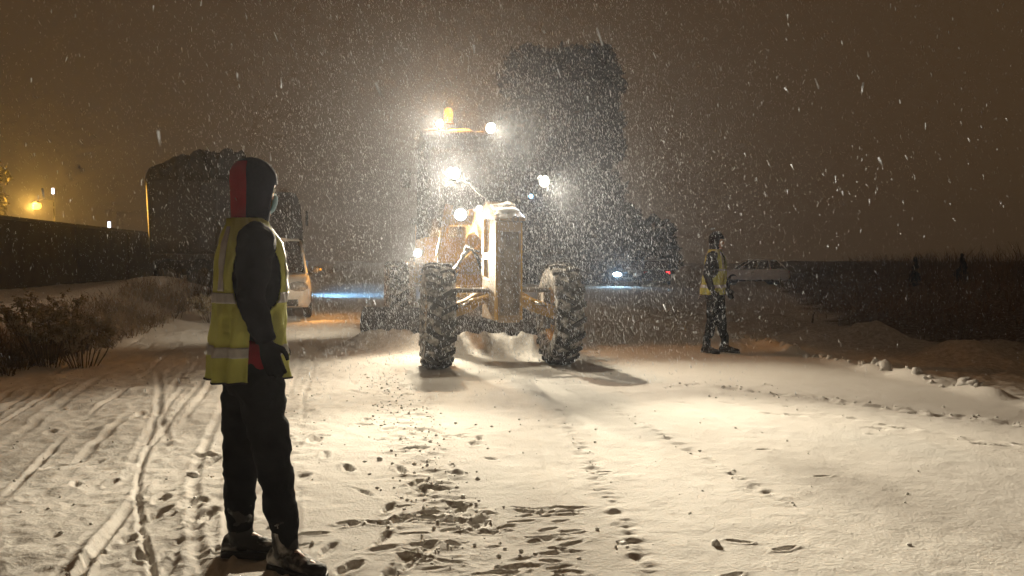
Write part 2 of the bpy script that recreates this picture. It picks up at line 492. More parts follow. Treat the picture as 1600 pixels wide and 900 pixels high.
churn = [((-1.62, 9.4), (-0.20, 3.2), 0.20, 0.0065), ((-0.95, 7.6), (-0.28, 4.0), 0.14, 0.006), ((-2.6, 10.0), (-1.5, 4.5), 0.25, 0.005), ((0.42, 7.4), (0.62, 3.2), 0.06, 0.012), ((0.9, 7.4), (1.6, 4.2), 0.05, 0.012),
         ((1.9, 8.7), (4.6, 6.2), 0.12, 0.020), ((1.2, 9.3), (3.9, 5.4), 0.05, 0.010)]

def detail(x, y):
    z = np.zeros_like(x)
    near = (y > 1.5) & (y < 26) & (np.abs(x) < 0.9 * y + 2.5)
    xs, ys = x[near], y[near]
    h = 0.020 * (fbm(xs * 0.9, ys * 0.9, 4) - .5) + 0.012 * (fbm(xs * 7, ys * 7, 3) - .5) + 0.0025 * (fbm(xs * 24, ys * 24, 2) - .5)
    u, s = road(xs, ys)
    ltr = sst(-0.2, -1.4, xs + 0.15 * ys - 0.2)           # left half: trampled
    h += ltr * (0.065 * (fbm(xs * 3.3, ys * 2.2, 4) - .5) + 0.018 * (fbm(xs * 13, ys * 11, 3) - .5))
    h += 0.05 * (fbm(xs * 2.1, ys * 2.1, 4) - .5) * sst(-3.8, -4.8, u) + (0.09 * (fbm(xs * 2.4, ys * 2.4, 4) - .5) + 0.06 * (fbm(xs * 9, ys * 9, 3) - .5)) * sst(5.9, 6.6, u)
    f20 = 0.5 + fbm(xs * 20, ys * 20, 2)
    for (a, b, w, d) in ruts:
        t, dd, L = seg_coords(xs, ys, a, b)
        wob = 0.16 * (vnoise(t * 0.45 + a[0] * 9, t * 0 + a[0]) - .5) + 0.02 * (vnoise(t * 6 + a[0] * 9, t * 0 + a[0]) - .5)
        e = (dd + wob) / w
        strength = np.clip(3.0 * (vnoise(t * 0.8 + a[0] * 31, t * 0 + 3.3) - 0.38), 0, 1) * sst(0, .5, t) * sst(L, L - 2, t)
        tread = 1 - 0.25 * (np.sin(t * 55) > 0) * (w > 0.045)
        prof = -np.exp(-(e / 0.9) ** 4) * tread + 0.38 * np.exp(-((np.abs(e) - 1.55) / 0.45) ** 2) * f20
        h += 0.8 * d * strength * prof
    for (a, b, w, d) in churn:
        t, dd, L = seg_coords(xs, ys, a, b)
        k = np.exp(-(dd / w) ** 2) * sst(-.2, .4, t) * sst(L + .2, L - .4, t)
        r = fbm(xs * 9, ys * 16, 3)
        h += d * k * (1.9 * np.clip(r - .48, -.2, .25) * 2.2 - 0.1)
    for (fx, fy, an, la, lb, dp) in foot:
        m = (np.abs(xs - fx) < .3) & (np.abs(ys - fy) < .3)
        if not m.any(): continue
        ca, sa = math.cos(an), math.sin(an)
        dx, dy = xs[m] - fx, ys[m] - fy
        a_ = dx * ca + dy * sa; b_ = -dx * sa + dy * ca
        jag = 0.7 * (fbm(xs[m] * 22 + fx * 7, ys[m] * 22, 2) - .5)
        r = np.sqrt((a_ / la) ** 2 + (b_ / lb) ** 2) + jag
        h[m] += -dp * (1 - sst(0.72, 1.05, r)) + dp * 0.35 * np.exp(-((r - 1.35) / 0.3) ** 2)
    # windrow in front of the blade, ridge along the right road edge
    t, dd, L = seg_coords(xs, ys, BL0, BL1)
    lump = 0.6 + 0.8 * fbm(xs * 6, ys * 6, 4)
    h += 0.27 * lump * np.exp(-((dd + 0.24) / 0.30) ** 2) * sst(-.5, .3, t) * sst(L + .3, L - .6, t)
    h += 0.075 * np.exp(-((u - 6.12 + .12 * (vnoise(s * 1.3, s * 0) - .5)) / 0.13) ** 2) * np.clip(2.2 * vnoise(s * 3.1, s * 0 + 9) - .25, 0.2, 1.6) * sst(22, 12, s)
    z[near] = h
    return z

def bare_amount(x, y):
    u, s = road(x, y)
    b = 0.6 * sst(-4.3, -4.7, u) * sst(-6.2, -5.2, u) * sst(6, 9, s) * (1 - np.exp(-((u + 5.4) / 1.0) ** 2 - ((s - 22.5) / 3.4) ** 2))
    b = np.maximum(b, 0.12 * sst(-4.4, -6, u))
    u0 = 9.2 + np.maximum(0, s - 16) * 0.5
    b = np.maximum(b, 0.95 * sst(0, 1.6, u - u0 + 1.6 * (fbm(x * .8, y * .8, 3) - .5)))
    b = np.maximum(b, 0.42 * sst(7.0, 8.6, u))
    t, dd, L = seg_coords(x, y, BL0, BL1)
    b = np.maximum(b, 0.42 * np.exp(-((dd + 0.1) / 0.42) ** 2) * sst(-.7, .1, t) * sst(L + .6, L - .2, t))
    b = np.maximum(b, 0.30 * sst(26, 45, s))
    for (a, e, w, d) in churn[:3]:
        t, dd, L = seg_coords(x, y, a, e)
        b = np.maximum(b, 0.05 * np.exp(-(dd / w) ** 2) * sst(-.2, .4, t) * sst(L + .2, L - .4, t))
    return b

def build_ground():
    ys = [-60.0, -30, -15, -8, -4, -2, 0, 1.0, 1.5, 1.8, 2.0]
    y = 2.1
    while y < 24:
        ys.append(y); y += max(0.0085, y * y / 1750.0)
    while y < 300:
        ys.append(y); y += y * y / 700.0
    ys.append(300.0)
    N = 310
    t = np.linspace(-1, 1, 2 * N + 1)
    ext = (np.arange(1, 36) / 35.0) ** 2
    ts = np.concatenate([-1 - ext[::-1], t, 1 + ext])
    Y = np.array(ys)[:, None] * np.ones_like(ts)[None, :]
    W = np.minimum(0.86 * (np.clip(Y, 2.1, None) + 0.9), 310)
    T = np.ones_like(Y) * ts[None, :]
    a = np.abs(T)
    X = np.sign(T) * np.where(a <= 1, a * W, W + (320 - W) * (a - 1))
    x, y = X.ravel(), Y.ravel()
    z = terrain(x, y) + detail(x, y)
    ny, nx = X.shape
    i = np.arange((ny - 1) * nx).reshape(ny - 1, nx)[:, :-1].ravel()
    f = np.stack([i, i + 1, i + nx + 1, i + nx], 1)
    me = np_mesh('ground', np.stack([x, y, z], 1), f)
    at_ = me.attributes.new('bare', 'FLOAT', 'POINT')
    at_.data.foreach_set('value', bare_amount(x, y).astype(np.float32))
    o = link('ground', me, M['snow_ground'], None, True)
    o['kind'] = 'structure'
    return o
build_ground()

def full_z(x, y):
    a, b = np.array([float(x)]), np.array([float(y)])
    return float((terrain(a, b) + detail(a, b))[0])

# ------------------------------------------------------------------ boundary wall on the left
def build_wall():
    a = road_xy(-9.65, 6.0); b = road_xy(-9.65, 78.0)
    L = math.hypot(b[0] - a[0], b[1] - a[1]); an = math.atan2(b[1] - a[1], b[0] - a[0])
    w = empty('boundary_wall', (a[0], a[1], 0), an)
    tag(w, 'long dark boundary wall behind the snowy verge on the left', 'wall')
    n = 14
    for k in range(n):
        x0, x1 = k * L / n + .012, (k + 1) * L / n - .012
        zt = 2.42 + 0.004 * k + random.uniform(-.015, .015)
        MB().box(((x0 + x1) / 2, 0, zt / 2 - .1), (x1 - x0, .24, zt + .2)).build('panel', M['wall'], w, bevel=.01)
        MB().box(((x0 + x1) / 2, 0, zt + .045), (x1 - x0 + .01, .32, .09)).build('coping', M['coping'], w, bevel=.015)
        MB().box((x0 - .012, .0, zt / 2 - .1), (.2, .33, zt + .19)).build('pier', M['wall'], w, bevel=.01)
build_wall()

# ------------------------------------------------------------------ motor grader
def tyre_mesh(Rr=0.685, w=0.37):
    prof = []
    hw = w / 2
    for r, h in ((0.36, -hw * .62), (0.40, -hw * .86), (0.50, -hw * 1.0), (0.58, -hw * .97), (0.625, -hw * .86), (0.648, -hw * .6), (0.652, 0),
                 (0.648, hw * .6), (0.625, hw * .86), (0.58, hw * .97), (0.50, hw * 1.0), (0.40, hw * .86), (0.36, hw * .62)):
        prof.append((r * Rr / .685, h))
    return MB().lathe(prof, (0, 0, 0), (1, 0, 0), 56, cap=False)
def lug_mesh(Rr=0.685, w=0.37, n=20):
    mb = MB(); hw = w / 2
    def P(x, th, r):
        return (x, r * math.sin(th), r * math.cos(th))
    for sd in (-1, 1):
        for k in range(n):
            th = (k + (0.5 if sd > 0 else 0)) / n * 2 * math.pi
            dw = 0.095; sh = 0.16
            xi, xm, xo = -sd * 0.012, sd * hw * .62, sd * hw * 1.02
            a = [(xi, th, .690, .64), (xm, th + sh * .7, .682, .63), (xo, th + sh, .648, .60)]
            for (x0, t0, r0, q0), (x1, t1, r1, q1) in zip(a[:-1], a[1:]):
                mb.hexa([P(x0, t0 - dw * .5, q0), P(x1, t1 - dw * .62, q1), P(x1, t1 + dw * .62, q1), P(x0, t0 + dw * .5, q0),
                         P(x0, t0 - dw * .42, r0), P(x1, t1 - dw * .5, r1), P(x1, t1 + dw * .5, r1), P(x0, t0 + dw * .42, r0)])
    return mb
def rim_mesh(side):
    mb = MB()
    mb.lathe([(0.375, -.13), (0.395, -.15), (0.395, -.13), (0.33, -.10), (0.31, .0), (0.33, .10), (0.395, .13), (0.395, .15), (0.375, .13)], (0, 0, 0), (1, 0, 0), 32, cap=False)
    mb.lathe([(0.34, .0), (0.33, .03), (0.20, .05), (0.18, .0), (0.18, -.03), (0.33, -.02), (.34, 0)], (side * .02, 0, 0), (1, 0, 0), 32, cap=False)
    return mb
def hub_mesh(side):
    mb = MB()
    mb.lathe([(.02, -.10), (.15, -.10), (.17, -.04), (.17, .05), (.12, .09), (.10, .14), (.02, .145)], (0, 0, 0), (side, 0, 0), 20)
    for k in range(10):
        t = k / 10 * 2 * math.pi
        mb.lathe([(.016, 0), (.016, .03), (.01, .035)], (side * .05, .145 * math.sin(t), .145 * math.cos(t)), (side, 0, 0), 6)
    return mb
ME_TYRE = tyre_mesh().mesh('tyre'); ME_LUG = lug_mesh().mesh('tread')
ME_RIM = {s: rim_mesh(s).mesh('rim') for s in (-1, 1)}
ME_HUB = {s: hub_mesh(s).mesh('hub') for s in (-1, 1)}
for me, mm in ((ME_TYRE, 'tyre_snow'), (ME_LUG, 'rubber'), (ME_RIM[1], 'yellow'), (ME_RIM[-1], 'yellow'), (ME_HUB[1], 'steel'), (ME_HUB[-1], 'steel')):
    me.materials.append(M[mm])

def grader_wheel(loc, side, parent, lean=0.0, spin=0.0):
    r = link('wheel', ME_RIM[side], None, parent, True)
    r.location = loc; r.rotation_euler = (spin, lean, 0)
    t = link('tyre', ME_TYRE, None, r, True)
    g = link('tread', ME_LUG, None, r)
    h = link('hub', ME_HUB[side], None, r, True)
    return r

def lamp(parent, name, loc, target, power, r=0.075, cone=125, color=WARM, lens='lens', stalk=None, blend=0.9):
    """round work lamp: housing with visor rim, glowing lens, its own light"""
    r = r * .82
    d = (Vector(target) - Vector(loc)).normalized()
    mb = MB().lathe([(r * .3, -.11), (r * .75, -.09), (r * 1.05, -.02), (r * 1.12, .0), (r * 1.12, .018), (r * 1.0, .018), (r * .98, -.004), (r * .3, -.006)], loc, d, 18)
    if stalk:
        mb.tube([Vector(loc) - d * .07] + [Vector(p) for p in stalk], .016, 6)
    o = mb.build(name, M['black'], parent, True)
    lb = MB()
    rr = [(.97, 0.0), (.85, .011), (.7, .016), (.55, .020), (.4, .022), (.2, .024), (.05, .025)]
    lb.lathe([(r * q, h) for q, h in rr], Vector(loc) + d * .002, d, 14)
    lo = lb.build('lens', M[lens], o, True)
    co_ = lo.data.attributes.new('core', 'FLOAT', 'POINT')
    for v in lo.data.vertices:
        w_ = v.co - Vector(loc); w_ = (w_ - d * w_.dot(d)).length / r
        co_.data[v.index].value = max(0.0, 1 - w_)
    if power:
        spot(name + '_light', Vector(loc) + d * .045, target, power, color, cone, o, blend, r * .7)
    return o

def build_grader():
    g = empty('motor_grader', (GX, GY, 0), GA)
    tag(g, 'yellow motor grader clearing the snow with all its work lamps lit', 'motor grader')
    # wheels
    for sx in (-1, 1):
        grader_wheel((sx * .82, 0, .672), sx, g, R(1.5), random.random())
    for sx in (-1, 1):
        for yy in (4.55, 6.1):
            grader_wheel((sx * 1.06, yy, .672), sx, g, 0, random.random())
    # nose: tall box frame over the front axle with a sloping snowed cap
    mb = MB()
    mb.hexa([(-.135, -.70, .62), (.135, -.70, .62), (.19, .25, .62), (-.19, .25, .62), (-.145, -.70, 1.86), (.145, -.70, 1.86), (.17, .25, 1.98), (-.17, .25, 1.98)])
    nose = mb.build('nose_frame', M['nose'], g, bevel=.018)
    pl = MB().box((0, -.706, 1.22), (.23, .014, 1.02)).build('front_plate', M['dirty_plate'], nose, bevel=.005)
    for x in (-.09, .09):
        for z in (.78, 1.22, 1.66):
            MB().lathe([(.014, 0), (.014, .014), (.008, .02)], (x, -.713, z), (0, -1, 0), 8).build('bolt', M['steel'], pl)
    for x in (-.152, .152):
        MB().box((x, -.62, 1.25), (.035, .10, 1.2)).build('corner_post', M['yellow'], nose, bevel=.008)
    MB().box((-.19, .05, 1.55), (.04, .16, .75)).build('side_rib', M['yellow'], nose, bevel=.008)
    cap = MB()
    cap.hexa([(-.20, -.76, 1.865), (.20, -.76, 1.865), (.24, .30, 1.985), (-.24, .30, 1.985), (-.19, -.75, 1.91), (.19, -.75, 1.91), (.15, -.10, 2.15), (-.19, -.10, 2.15)])
    cp = cap.build('cap', M['nose'], nose, bevel=.02)
    sn = MB()
    for k in range(26):
        t = random.random(); x = random.uniform(-.14, .13); yy = -.73 + .6 * t
        sn.ell((x, yy, 1.912 + .225 * t), (random.uniform(.035, .075), random.uniform(.05, .09), random.uniform(.012, .022)), random.random(), 8, 5)
    sn.ell((0, -.45, 2.005), (.16, .30, .03), 0, 14, 7)
    cloth(sn, 'snow_crust', M['snow'], nose, .014, 3, .004, (20, 20, 20))
    MB().tube([(.06 + .035 * math.cos(a), -.765, 1.885 + .035 * math.sin(a)) for a in np.linspace(0, 2 * math.pi, 14)], .009, 6, False).build('hook_ring', M['steel'], nose, True)
    # front axle, lean bar, knuckles, drag links
    ax = MB()
    ax.prism([(-.74, .60), (-.45, .70), (-.15, .86), (.15, .86), (.45, .70), (.74, .60), (.74, .78), (.45, .88), (.15, 1.06), (-.15, 1.06), (-.45, .88), (-.74, .78)], -.12, .12, 1)
    axle = ax.build('front_axle', M['yellow'], g, bevel=.015)
    MB().tube([(-.62, -.16, 1.0), (.62, -.16, 1.0)], .032, 8).build('lean_bar', M['steel'], axle, True)
    for sx in (-1, 1):
        MB().box((sx * .63, 0, .74), (.10, .2, .52)).build('steering_knuckle', M['steel'], axle, bevel=.02)
        MB().tube([(sx * .17, -.2, .92), (sx * .42, -.2, .84)], .042, 10).build('steering_cylinder', M['yellow'], axle, True)
        MB().tube([(sx * .42, -.2, .84), (sx * .6, -.18, .78)], .018, 8).build('cylinder_rod', M['chrome'], axle, True)
    # gooseneck beam to the cab
    rings = []
    for yy, z, hw, hh in ((.2, 1.72, .15, .22), (.7, 1.86, .14, .19), (1.3, 1.98, .135, .17), (1.9, 1.96, .14, .18), (2.5, 1.70, .16, .22), (3.0, 1.35, .2, .3)):
        rings.append([(-hw, yy, z - hh), (hw, yy, z - hh), (hw, yy, z + hh), (-hw, yy, z + hh)])
    beam = MB().loft(rings).build('gooseneck_beam', M['yellow'], g, bevel=.015)
    for k in range(4):     # hoses along the beam and down to the circle
        x = -.17 - .02 * k
        MB().tube([(x, .25, 1.2 + .1 * k), (x - .05, .8, 1.55), (x - .06 - .04 * k, 1.4, 1.6 - .12 * k), (x - .1, 1.9, 1.25 - .05 * k), (x - .05, 2.3, 1.3)], .016, 6).build('hydraulic_hose', M['black'], beam, True)
    bs = MB()
    for k in range(22):
        yy = random.uniform(.3, 2.1)
        bs.ell((random.uniform(-.09, .09), yy, 1.925 + .22 * math.sin(min(1, (yy - .2) / 1.3) * 1.5)), (random.uniform(.05, .09), random.uniform(.08, .16), .03), 0, 8, 5)
    bs.build('snow_crust', M['snow'], beam, True)
    # lift cylinders, saddle
    sad = MB().box((0, 1.62, 1.98), (.95, .26, .16)).build('lift_saddle', M['yellow'], g, bevel=.02)
    for sx in (-1, 1):
        MB().tube([(sx * .46, 1.62, 2.22), (sx * .60, 1.68, 1.45)], .058, 12).build('lift_cylinder', M['yellow'], sad, True)
        MB().tube([(sx * .60, 1.68, 1.45), (sx * .68, 1.72, .95)], .026, 8).build('cylinder_rod', M['chrome'], sad, True)
    MB().tube([(.42, 1.5, 1.95), (-.62, 1.75, 1.0)], .05, 10).build('side_shift_cylinder', M['yellow'], sad, True)
    # drawbar and circle
    db = MB()
    db.tube([(0, -.35, .78), (0, .35, .86)], .10, 8)
    for sx in (-1, 1):
        db.tube([(0, .2, .86), (sx * .45, 1.4, .93), (sx * .5, 2.1, .93)], .075, 8)
    db.box((0, 1.45, .95), (1.0, .14, .12))
    draw = db.build('drawbar', M['yellow'], g, bevel=.01)
    MB().lathe([(.60, -.05), (.74, -.05), (.74, .05), (.60, .05), (.60, -.05)], (0, 1.95, .86), (0, 0, 1), 40, False).build('circle_gear', M['steel'], draw)
    # moldboard
    ang = math.atan2(1.25 - 2.55, 1.25 + 1.75); cxb, cyb = (-1.75 + 1.25) / 2, (2.55 + 1.25) / 2
    Lb = math.hypot(3.0, 1.3)
    prof = []
    for k in range(9):
        t = -0.95 + k / 8 * 1.9
        prof.append((.26 - .34 * math.cos(t), .36 + .34 * math.sin(t)))
    poly = prof + [(p[0] + .03, p[1]) for p in reversed(prof)]
    mbb = MB(); ca, sa = math.cos(ang), math.sin(ang)
    n = len(poly)
    vs = []
    for xx in (-Lb / 2, Lb / 2):
        for p in poly:
            vs.append((cxb + xx * ca - p[0] * sa, cyb + xx * sa + p[0] * ca, p[1]))
    mbb.add(vs, [(i, (i + 1) % n, n + (i + 1) % n, n + i) for i in range(n)] + [tuple(reversed(range(n))), tuple(range(n, 2 * n))])
    bl = mbb.build('moldboard', M['blade'], g, False)
    MB().box((cxb - .045 * sa, cyb + .045 * ca, .10), (Lb, .02, .14), (R(-14), 0, ang)).build('cutting_edge', M['steel'], bl, bevel=.004)
    for xx in (-.45, .45):
        MB().box((cxb + xx * ca - .36 * sa, cyb + xx * sa + .36 * ca, .58), (.12, .34, .5), (0, 0, ang)).build('blade_arm', M['yellow'], bl, bevel=.02)
    # cab
    cx = -.06
    cab = MB().box((cx, 3.25, 1.55), (1.42, 1.45, .42)).build('cab_base', M['yellow'], g, bevel=.03)
    for sx in (-1, 1):
        for (y0, y1) in ((2.58, 2.70), (3.3, 3.3), (3.92, 3.85)):
            MB().tube([(cx + sx * .67, y0, 1.74), (cx + sx * .64, y1, 3.38)], .045, 6).build('pillar', M['black'], cab)
        MB().box((cx + sx * .665, 3.0, 2.55), (.014, .5, 1.55)).build('door_glass', M['glass'], cab)
        MB().box((cx + sx * .665, 3.6, 2.55), (.014, .45, 1.55)).build('side_glass', M['glass'], cab)
        MB().tube([(cx + sx * .74, 2.66, 1.9), (cx + sx * .74, 2.66, 2.8)], .014, 6).build('grab_handle', M['black'], cab, True)
        mi = MB().tube([(cx + sx * .68, 2.6, 2.75), (cx + sx * .95, 2.45, 2.78)], .014, 6)
        mi.box((cx + sx * 1.0, 2.45, 2.68), (.16, .05, .3), (0, 0, sx * R(12)))
        mi.build('mirror', M['black'], cab, bevel=.01)
        st = MB()
        for k in range(3):
            st.box((cx + sx * .82, 2.85, .68 + .3 * k), (.2, .36, .03))
        st.box((cx + sx * .88, 2.66, 1.0), (.04, .03, .85)); st.box((cx + sx * .88, 3.04, 1.0), (.04, .03, .85))
        st.build('access_steps', M['steel'], cab)
    MB().box((cx, 2.60, 2.5), (1.22, .012, 1.5), (R(-4), 0, 0)).build('windscreen', M['glass'], cab)
    MB().box((cx, 3.90, 2.55), (1.22, .012, 1.5)).build('rear_window', M['glass'], cab)
    roof = MB().box((cx, 3.28, 3.42), (1.5, 1.5, .13)).build('roof', M['truck_paint'], cab, bevel=.04)
    rs = MB()
    for k in range(40):
        rs.ell((cx + random.uniform(-.62, .62), random.uniform(2.65, 3.9), 3.49), (random.uniform(.1, .2), random.uniform(.1, .2), random.uniform(.025, .05)), 0, 8, 5)
    rs.build('snow_crust', M['snow'], cab, True)
    seat = MB().box((cx, 3.45, 1.98), (.5, .5, .14)); seat.box((cx, 3.7, 2.35), (.48, .12, .7))
    seat.build('seat', M['black'], cab, bevel=.04)
    con = MB().tube([(cx, 2.85, 1.7), (cx, 2.98, 2.35)], .05, 8)
    con.tube([(cx + .19 * math.cos(a), 3.0 + .08 * math.sin(a), 2.4 + .17 * math.sin(a)) for a in np.linspace(0, 2 * math.pi, 16)], .015, 6, False)
    con.build('steering_wheel', M['black'], cab, True)
    # engine hood, rear frame, tandems
    hood = MB().box((0, 5.25, 1.62), (1.2, 2.45, 1.05)).build('engine_hood', M['yellow'], g, bevel=.06)
    for sx in (-1, 1):
        for k in range(7):
            MB().box((sx * .61, 4.55 + .22 * k, 1.7), (.02, .12, .5)).build('louvre', M['black'], hood)
        MB().box((sx * .84, 5.32, .72), (.2, 2.0, .42)).build('tandem_case', M['steel'], g, bevel=.05)
    MB().tube([(.3, 4.7, 2.1), (.3, 4.7, 2.85), (.3, 4.85, 2.98)], .06, 10).build('exhaust_pipe', M['steel'], hood, True)
    MB().box((0, 4.7, 1.0), (.9, 4.2, .3)).build('rear_frame', M['yellow'], g, bevel=.02)
    MB().box((0, 6.75, 1.1), (1.7, .35, .5)).build('counterweight', M['yellow'], g, bevel=.04)
    # lamp bracket above the nose, two headlamps
    br = MB()
    for sx, zt in ((-1, 2.50), (1, 2.43)):
        br.tube([(0, .0, 2.19), (sx * .16, -.02, 2.20), (sx * .28, -.05, 2.26), (sx * .40, -.06, 2.40), (sx * .50, -.06, 2.43), (sx * .56, -.06, zt)], .017, 6)
    br.box((0, .0, 2.165), (.34, .12, .06))
    bk = br.build('lamp_bracket', M['black'], g, True)
    for x in (-.17, .14):
        MB().tube([(x, -.02, 2.15), (x, -.02, 2.04)], .02, 6).build('bracket_post', M['black'], bk, True)
    lamp(g, 'headlamp', (-.60, -.10, 2.50), (-2.5, -9.2, .0), P_HEAD * 1.15, .10, 66)
    lamp(g, 'headlamp', (.585, -.10, 2.42), (2.05, -8.2, .0), P_HEAD * 1.2, .10, 58)
    for x in (-.60, .585):           # stray light below the headlamps
        spot('headlamp_spill', (x, -.2, 2.4), (x * 1.1, -.75, .5), 70, WARM, 150, bk, .9, .08)
    # blue marker lamp
    lamp(g, 'blue_marker_lamp', (.40, -.12, 2.22), (.4, -5, 2.0), 22, .035, 150, (.2, .55, 1.0), 'blue_lens', [(.38, 0, 2.18), (.30, 0, 2.23)])
    # roof lamps, beacon
    lamp(g, 'roof_lamp', (-.50, 2.50, 3.575), (-3.8, -8.0, .0), P_ROOF * 1.05, .085, 70, stalk=[(-.50, 2.62, 3.48)])
    lamp(g, 'roof_lamp', (.33, 2.50, 3.54), (3.2, -6.8, .0), P_ROOF * 1.15, .12, 74, stalk=[(.33, 2.62, 3.46)])
    bc = MB().lathe([(.05, 3.49), (.075, 3.50), (.075, 3.56), (.05, 3.58)], (-.33, 2.75, .13), (0, 0, 1), 14).build('beacon', M['black'], g)
    lb = MB().lathe([(.07, 3.565), (.075, 3.60), (.072, 3.70), (.05, 3.745), (.01, 3.76)], (-.33, 2.75, .13), (0, 0, 1), 16).build('beacon_lens', M['amber'], bc, True)
    point('beacon_light', (-.33, 2.62, 3.82), 190, (1.0, .36, .03), bc, .06)
    # work lamps along the frame
    lamp(g, 'work_lamp', (-.34, 1.22, 2.05), (-.6, -9.0, .9), P_WORK * 1.0, .12, 90, stalk=[(-.30, 1.4, 2.0), (-.2, 1.6, 2.0)])
    lamp(g, 'work_lamp', (-.10, 1.02, 2.12), (.6, -6.0, 1.0), P_WORK * .4, .07, 110, stalk=[(-.10, 1.2, 2.1)])  # added lamp, in place of glare on the beam from its neighbour
    lamp(g, 'work_lamp', (-.87, 2.42, 1.50), (.3, -6.0, .6), P_WORK * 7.5, .09, 135, stalk=[(-.85, 2.6, 1.5), (-.7, 2.7, 1.55)])
    lamp(g, 'side_lamp', (-.86, 3.45, 2.05), (-7.0, 8.2, .6), 420, .07, 105, stalk=[(-.74, 3.4, 2.05)])
    lamp(g, 'work_lamp', (-.185, -.05, 1.44), (-.2, -9.0, .9), P_LOW, .06, 130, stalk=[(-.17, .1, 1.45)])
    return g
build_grader()

# ------------------------------------------------------------------ cars
ME_CT = MB().lathe([(.20, -.09), (.29, -.10), (.325, -.07), (.33, 0), (.325, .07), (.29, .10), (.20, .09)], (0, 0, 0), (0, 1, 0), 24, False).mesh('tyre'); ME_CT.materials.append(M['rubber'])
_rm = MB().lathe([(.205, -.085), (.19, -.05), (.06, -.06), (.05, -.08), (.01, -.08)], (0, 0, 0), (0, 1, 0), 20)
_rm.lathe([(.205, .085), (.19, .05), (.06, .06), (.05, .08), (.01, .08)], (0, 0, 0), (0, 1, 0), 20)
ME_CR = _rm.mesh('rim'); ME_CR.materials.append(M['steel'])
def build_car(name, loc, heading, paint, L=4.4, W=1.76, H=1.48, boxy=0.0, label='', cat='car', group=None, head=None, tail=None):
    """front of the car towards local +x"""
    c = empty(name, (loc[0], loc[1], loc[2]), heading)
    tag(c, label, cat, group)
    h, hw = L / 2, W / 2
    belt = 0.62 * H if not boxy else 0.56 * H
    # lower body: cross sections along x
    rings = []
    secs = [(-h, .42, .80 * belt, .82), (-h + .10, .30, belt * .97, .93), (-h + .6, .24, belt * 1.0, 1.0), (0, .22, belt * .99, 1.0), (h - 1.1, .24, belt * .96, 1.0), (h - .5, .26, belt * (.84 + .08 * boxy), .97), (h - .12, .30, belt * (.74 + .1 * boxy), .90), (h, .38, belt * (.62 + .12 * boxy), .78)]
    for x, zb, zt, k in secs:
        w = hw * k; zm = zb + (zt - zb) * .55
        rings.append([(x, -w * .93, zb), (x, w * .93, zb), (x, w, zb + .12), (x, w, zm), (x, w * .95, zt - .04), (x, w * .86, zt), (x, -w * .86, zt), (x, -w * .95, zt - .04), (x, -w, zm), (x, -w, zb + .12)])
    body = MB().loft(rings).build('body', M[paint], c, True, bevel=.03)
    # greenhouse
    xr0, xr1 = -h + .75 - .5 * boxy, h - 1.95 + .25 * boxy
    xb0, xb1 = -h + .18, h - 1.18 + .28 * boxy
    def gh(x, z, k): return [(x, -hw * k, z), (x, hw * k, z)]
    top = H; ztop = H - .05
    r = [(xb0, belt - .03, .88), (xr0, ztop, .74), (xr0 + .2, top, .70), (xr1 - .15, top, .70), (xr1, ztop, .74), (xb1, belt - .05, .88)]
    roof = MB()
    roof.loft([gh(x, z, k) + [(x, hw * k * .98, z - .05), (x, -hw * k * .98, z - .05)] for x, z, k in r[1:5]])
    rf = roof.build('roof', M[paint], c, True, bevel=.02)
    for sy in (-1, 1):
        # side panes between pillars
        xs = [(xb0, xr0), (xb0 + (xb1 - xb0) * .34, xr0 + (xr1 - xr0) * .30), (xb0 + (xb1 - xb0) * .64, xr0 + (xr1 - xr0) * .66), (xb1, xr1)]
        for k in range(3):
            a0, a1 = xs[k]; b0, b1 = xs[k + 1]
            P = [(a0 + .06, sy * hw * .872, belt), (b0 - .06, sy * hw * .872, belt), (b1 - .05, sy * hw * .748, ztop - .04), (a1 + .05, sy * hw * .748, ztop - .04)]
            Q = [(p[0], p[1] - sy * .02, p[2]) for p in P]
            MB().hexa(P + Q).build('side_window', M['dark_glass'], c)
        for x0, x1 in xs:
            MB().tube([(x0, sy * hw * .875, belt - .02), (x1, sy * hw * .745, ztop - .01)], .035, 6).build('pillar', M[paint], c, True)
    for (x0, x1, nm) in ((xb1, xr1, 'windscreen'), (xb0, xr0, 'rear_window')):
        d = .02 if x0 > 0 else -.02
        P = [(x0, -hw * .84, belt), (x0, hw * .84, belt), (x1, hw * .71, ztop - .02), (x1, -hw * .71, ztop - .02)]
        MB().hexa(P + [(p[0] - d, p[1], p[2]) for p in P]).build(nm, M['dark_glass'], c)
    for x in (-h + .82, h - .86):
        for sy in (-1, 1):
            w = link('wheel', ME_CR, None, c, True); w.location = (x, sy * (hw - .10), .33)
            link('tyre', ME_CT, None, w, True)
    zl = .62 * belt + .10
    for sy in (-1, 1):
        hl = MB().ell((h - .05, sy * hw * .66, zl), (.13, .23, .12), 0, 12, 6).build('headlight', M['off_lens'] if not head else M['cool_lens'] if head == 'both' or (head == 'one' and sy < 0) else M['off_lens'], c, True)
        tl = MB().box((-h + .06, sy * hw * .74, .80 * belt), (.10, .24, .16)).build('tail_light', M['red_lens'] if tail == sy or tail == 'both' else M['off_red'], c, bevel=.02)
        mi = MB().ell((h - 1.38 + .25 * boxy, sy * (hw + .10), belt + .06), (.07, .12, .09), 0, 10, 6)
        mi.tube([(h - 1.38 + .25 * boxy, sy * (hw - .08), belt), (h - 1.38 + .25 * boxy, sy * (hw + .06), belt + .04)], .03, 6)
        mi.build('mirror', M[paint] if not boxy else M['black'], c, True)
        MB().box((0.1, sy * (hw * .985), belt * .8), (.16, .03, .03)).build('door_handle', M['black'], c, bevel=.008)
        MB().box((0, sy * hw * .99, .26), (L * .5, .04, .10)).build('sill_trim', M['black'], c, bevel=.01)
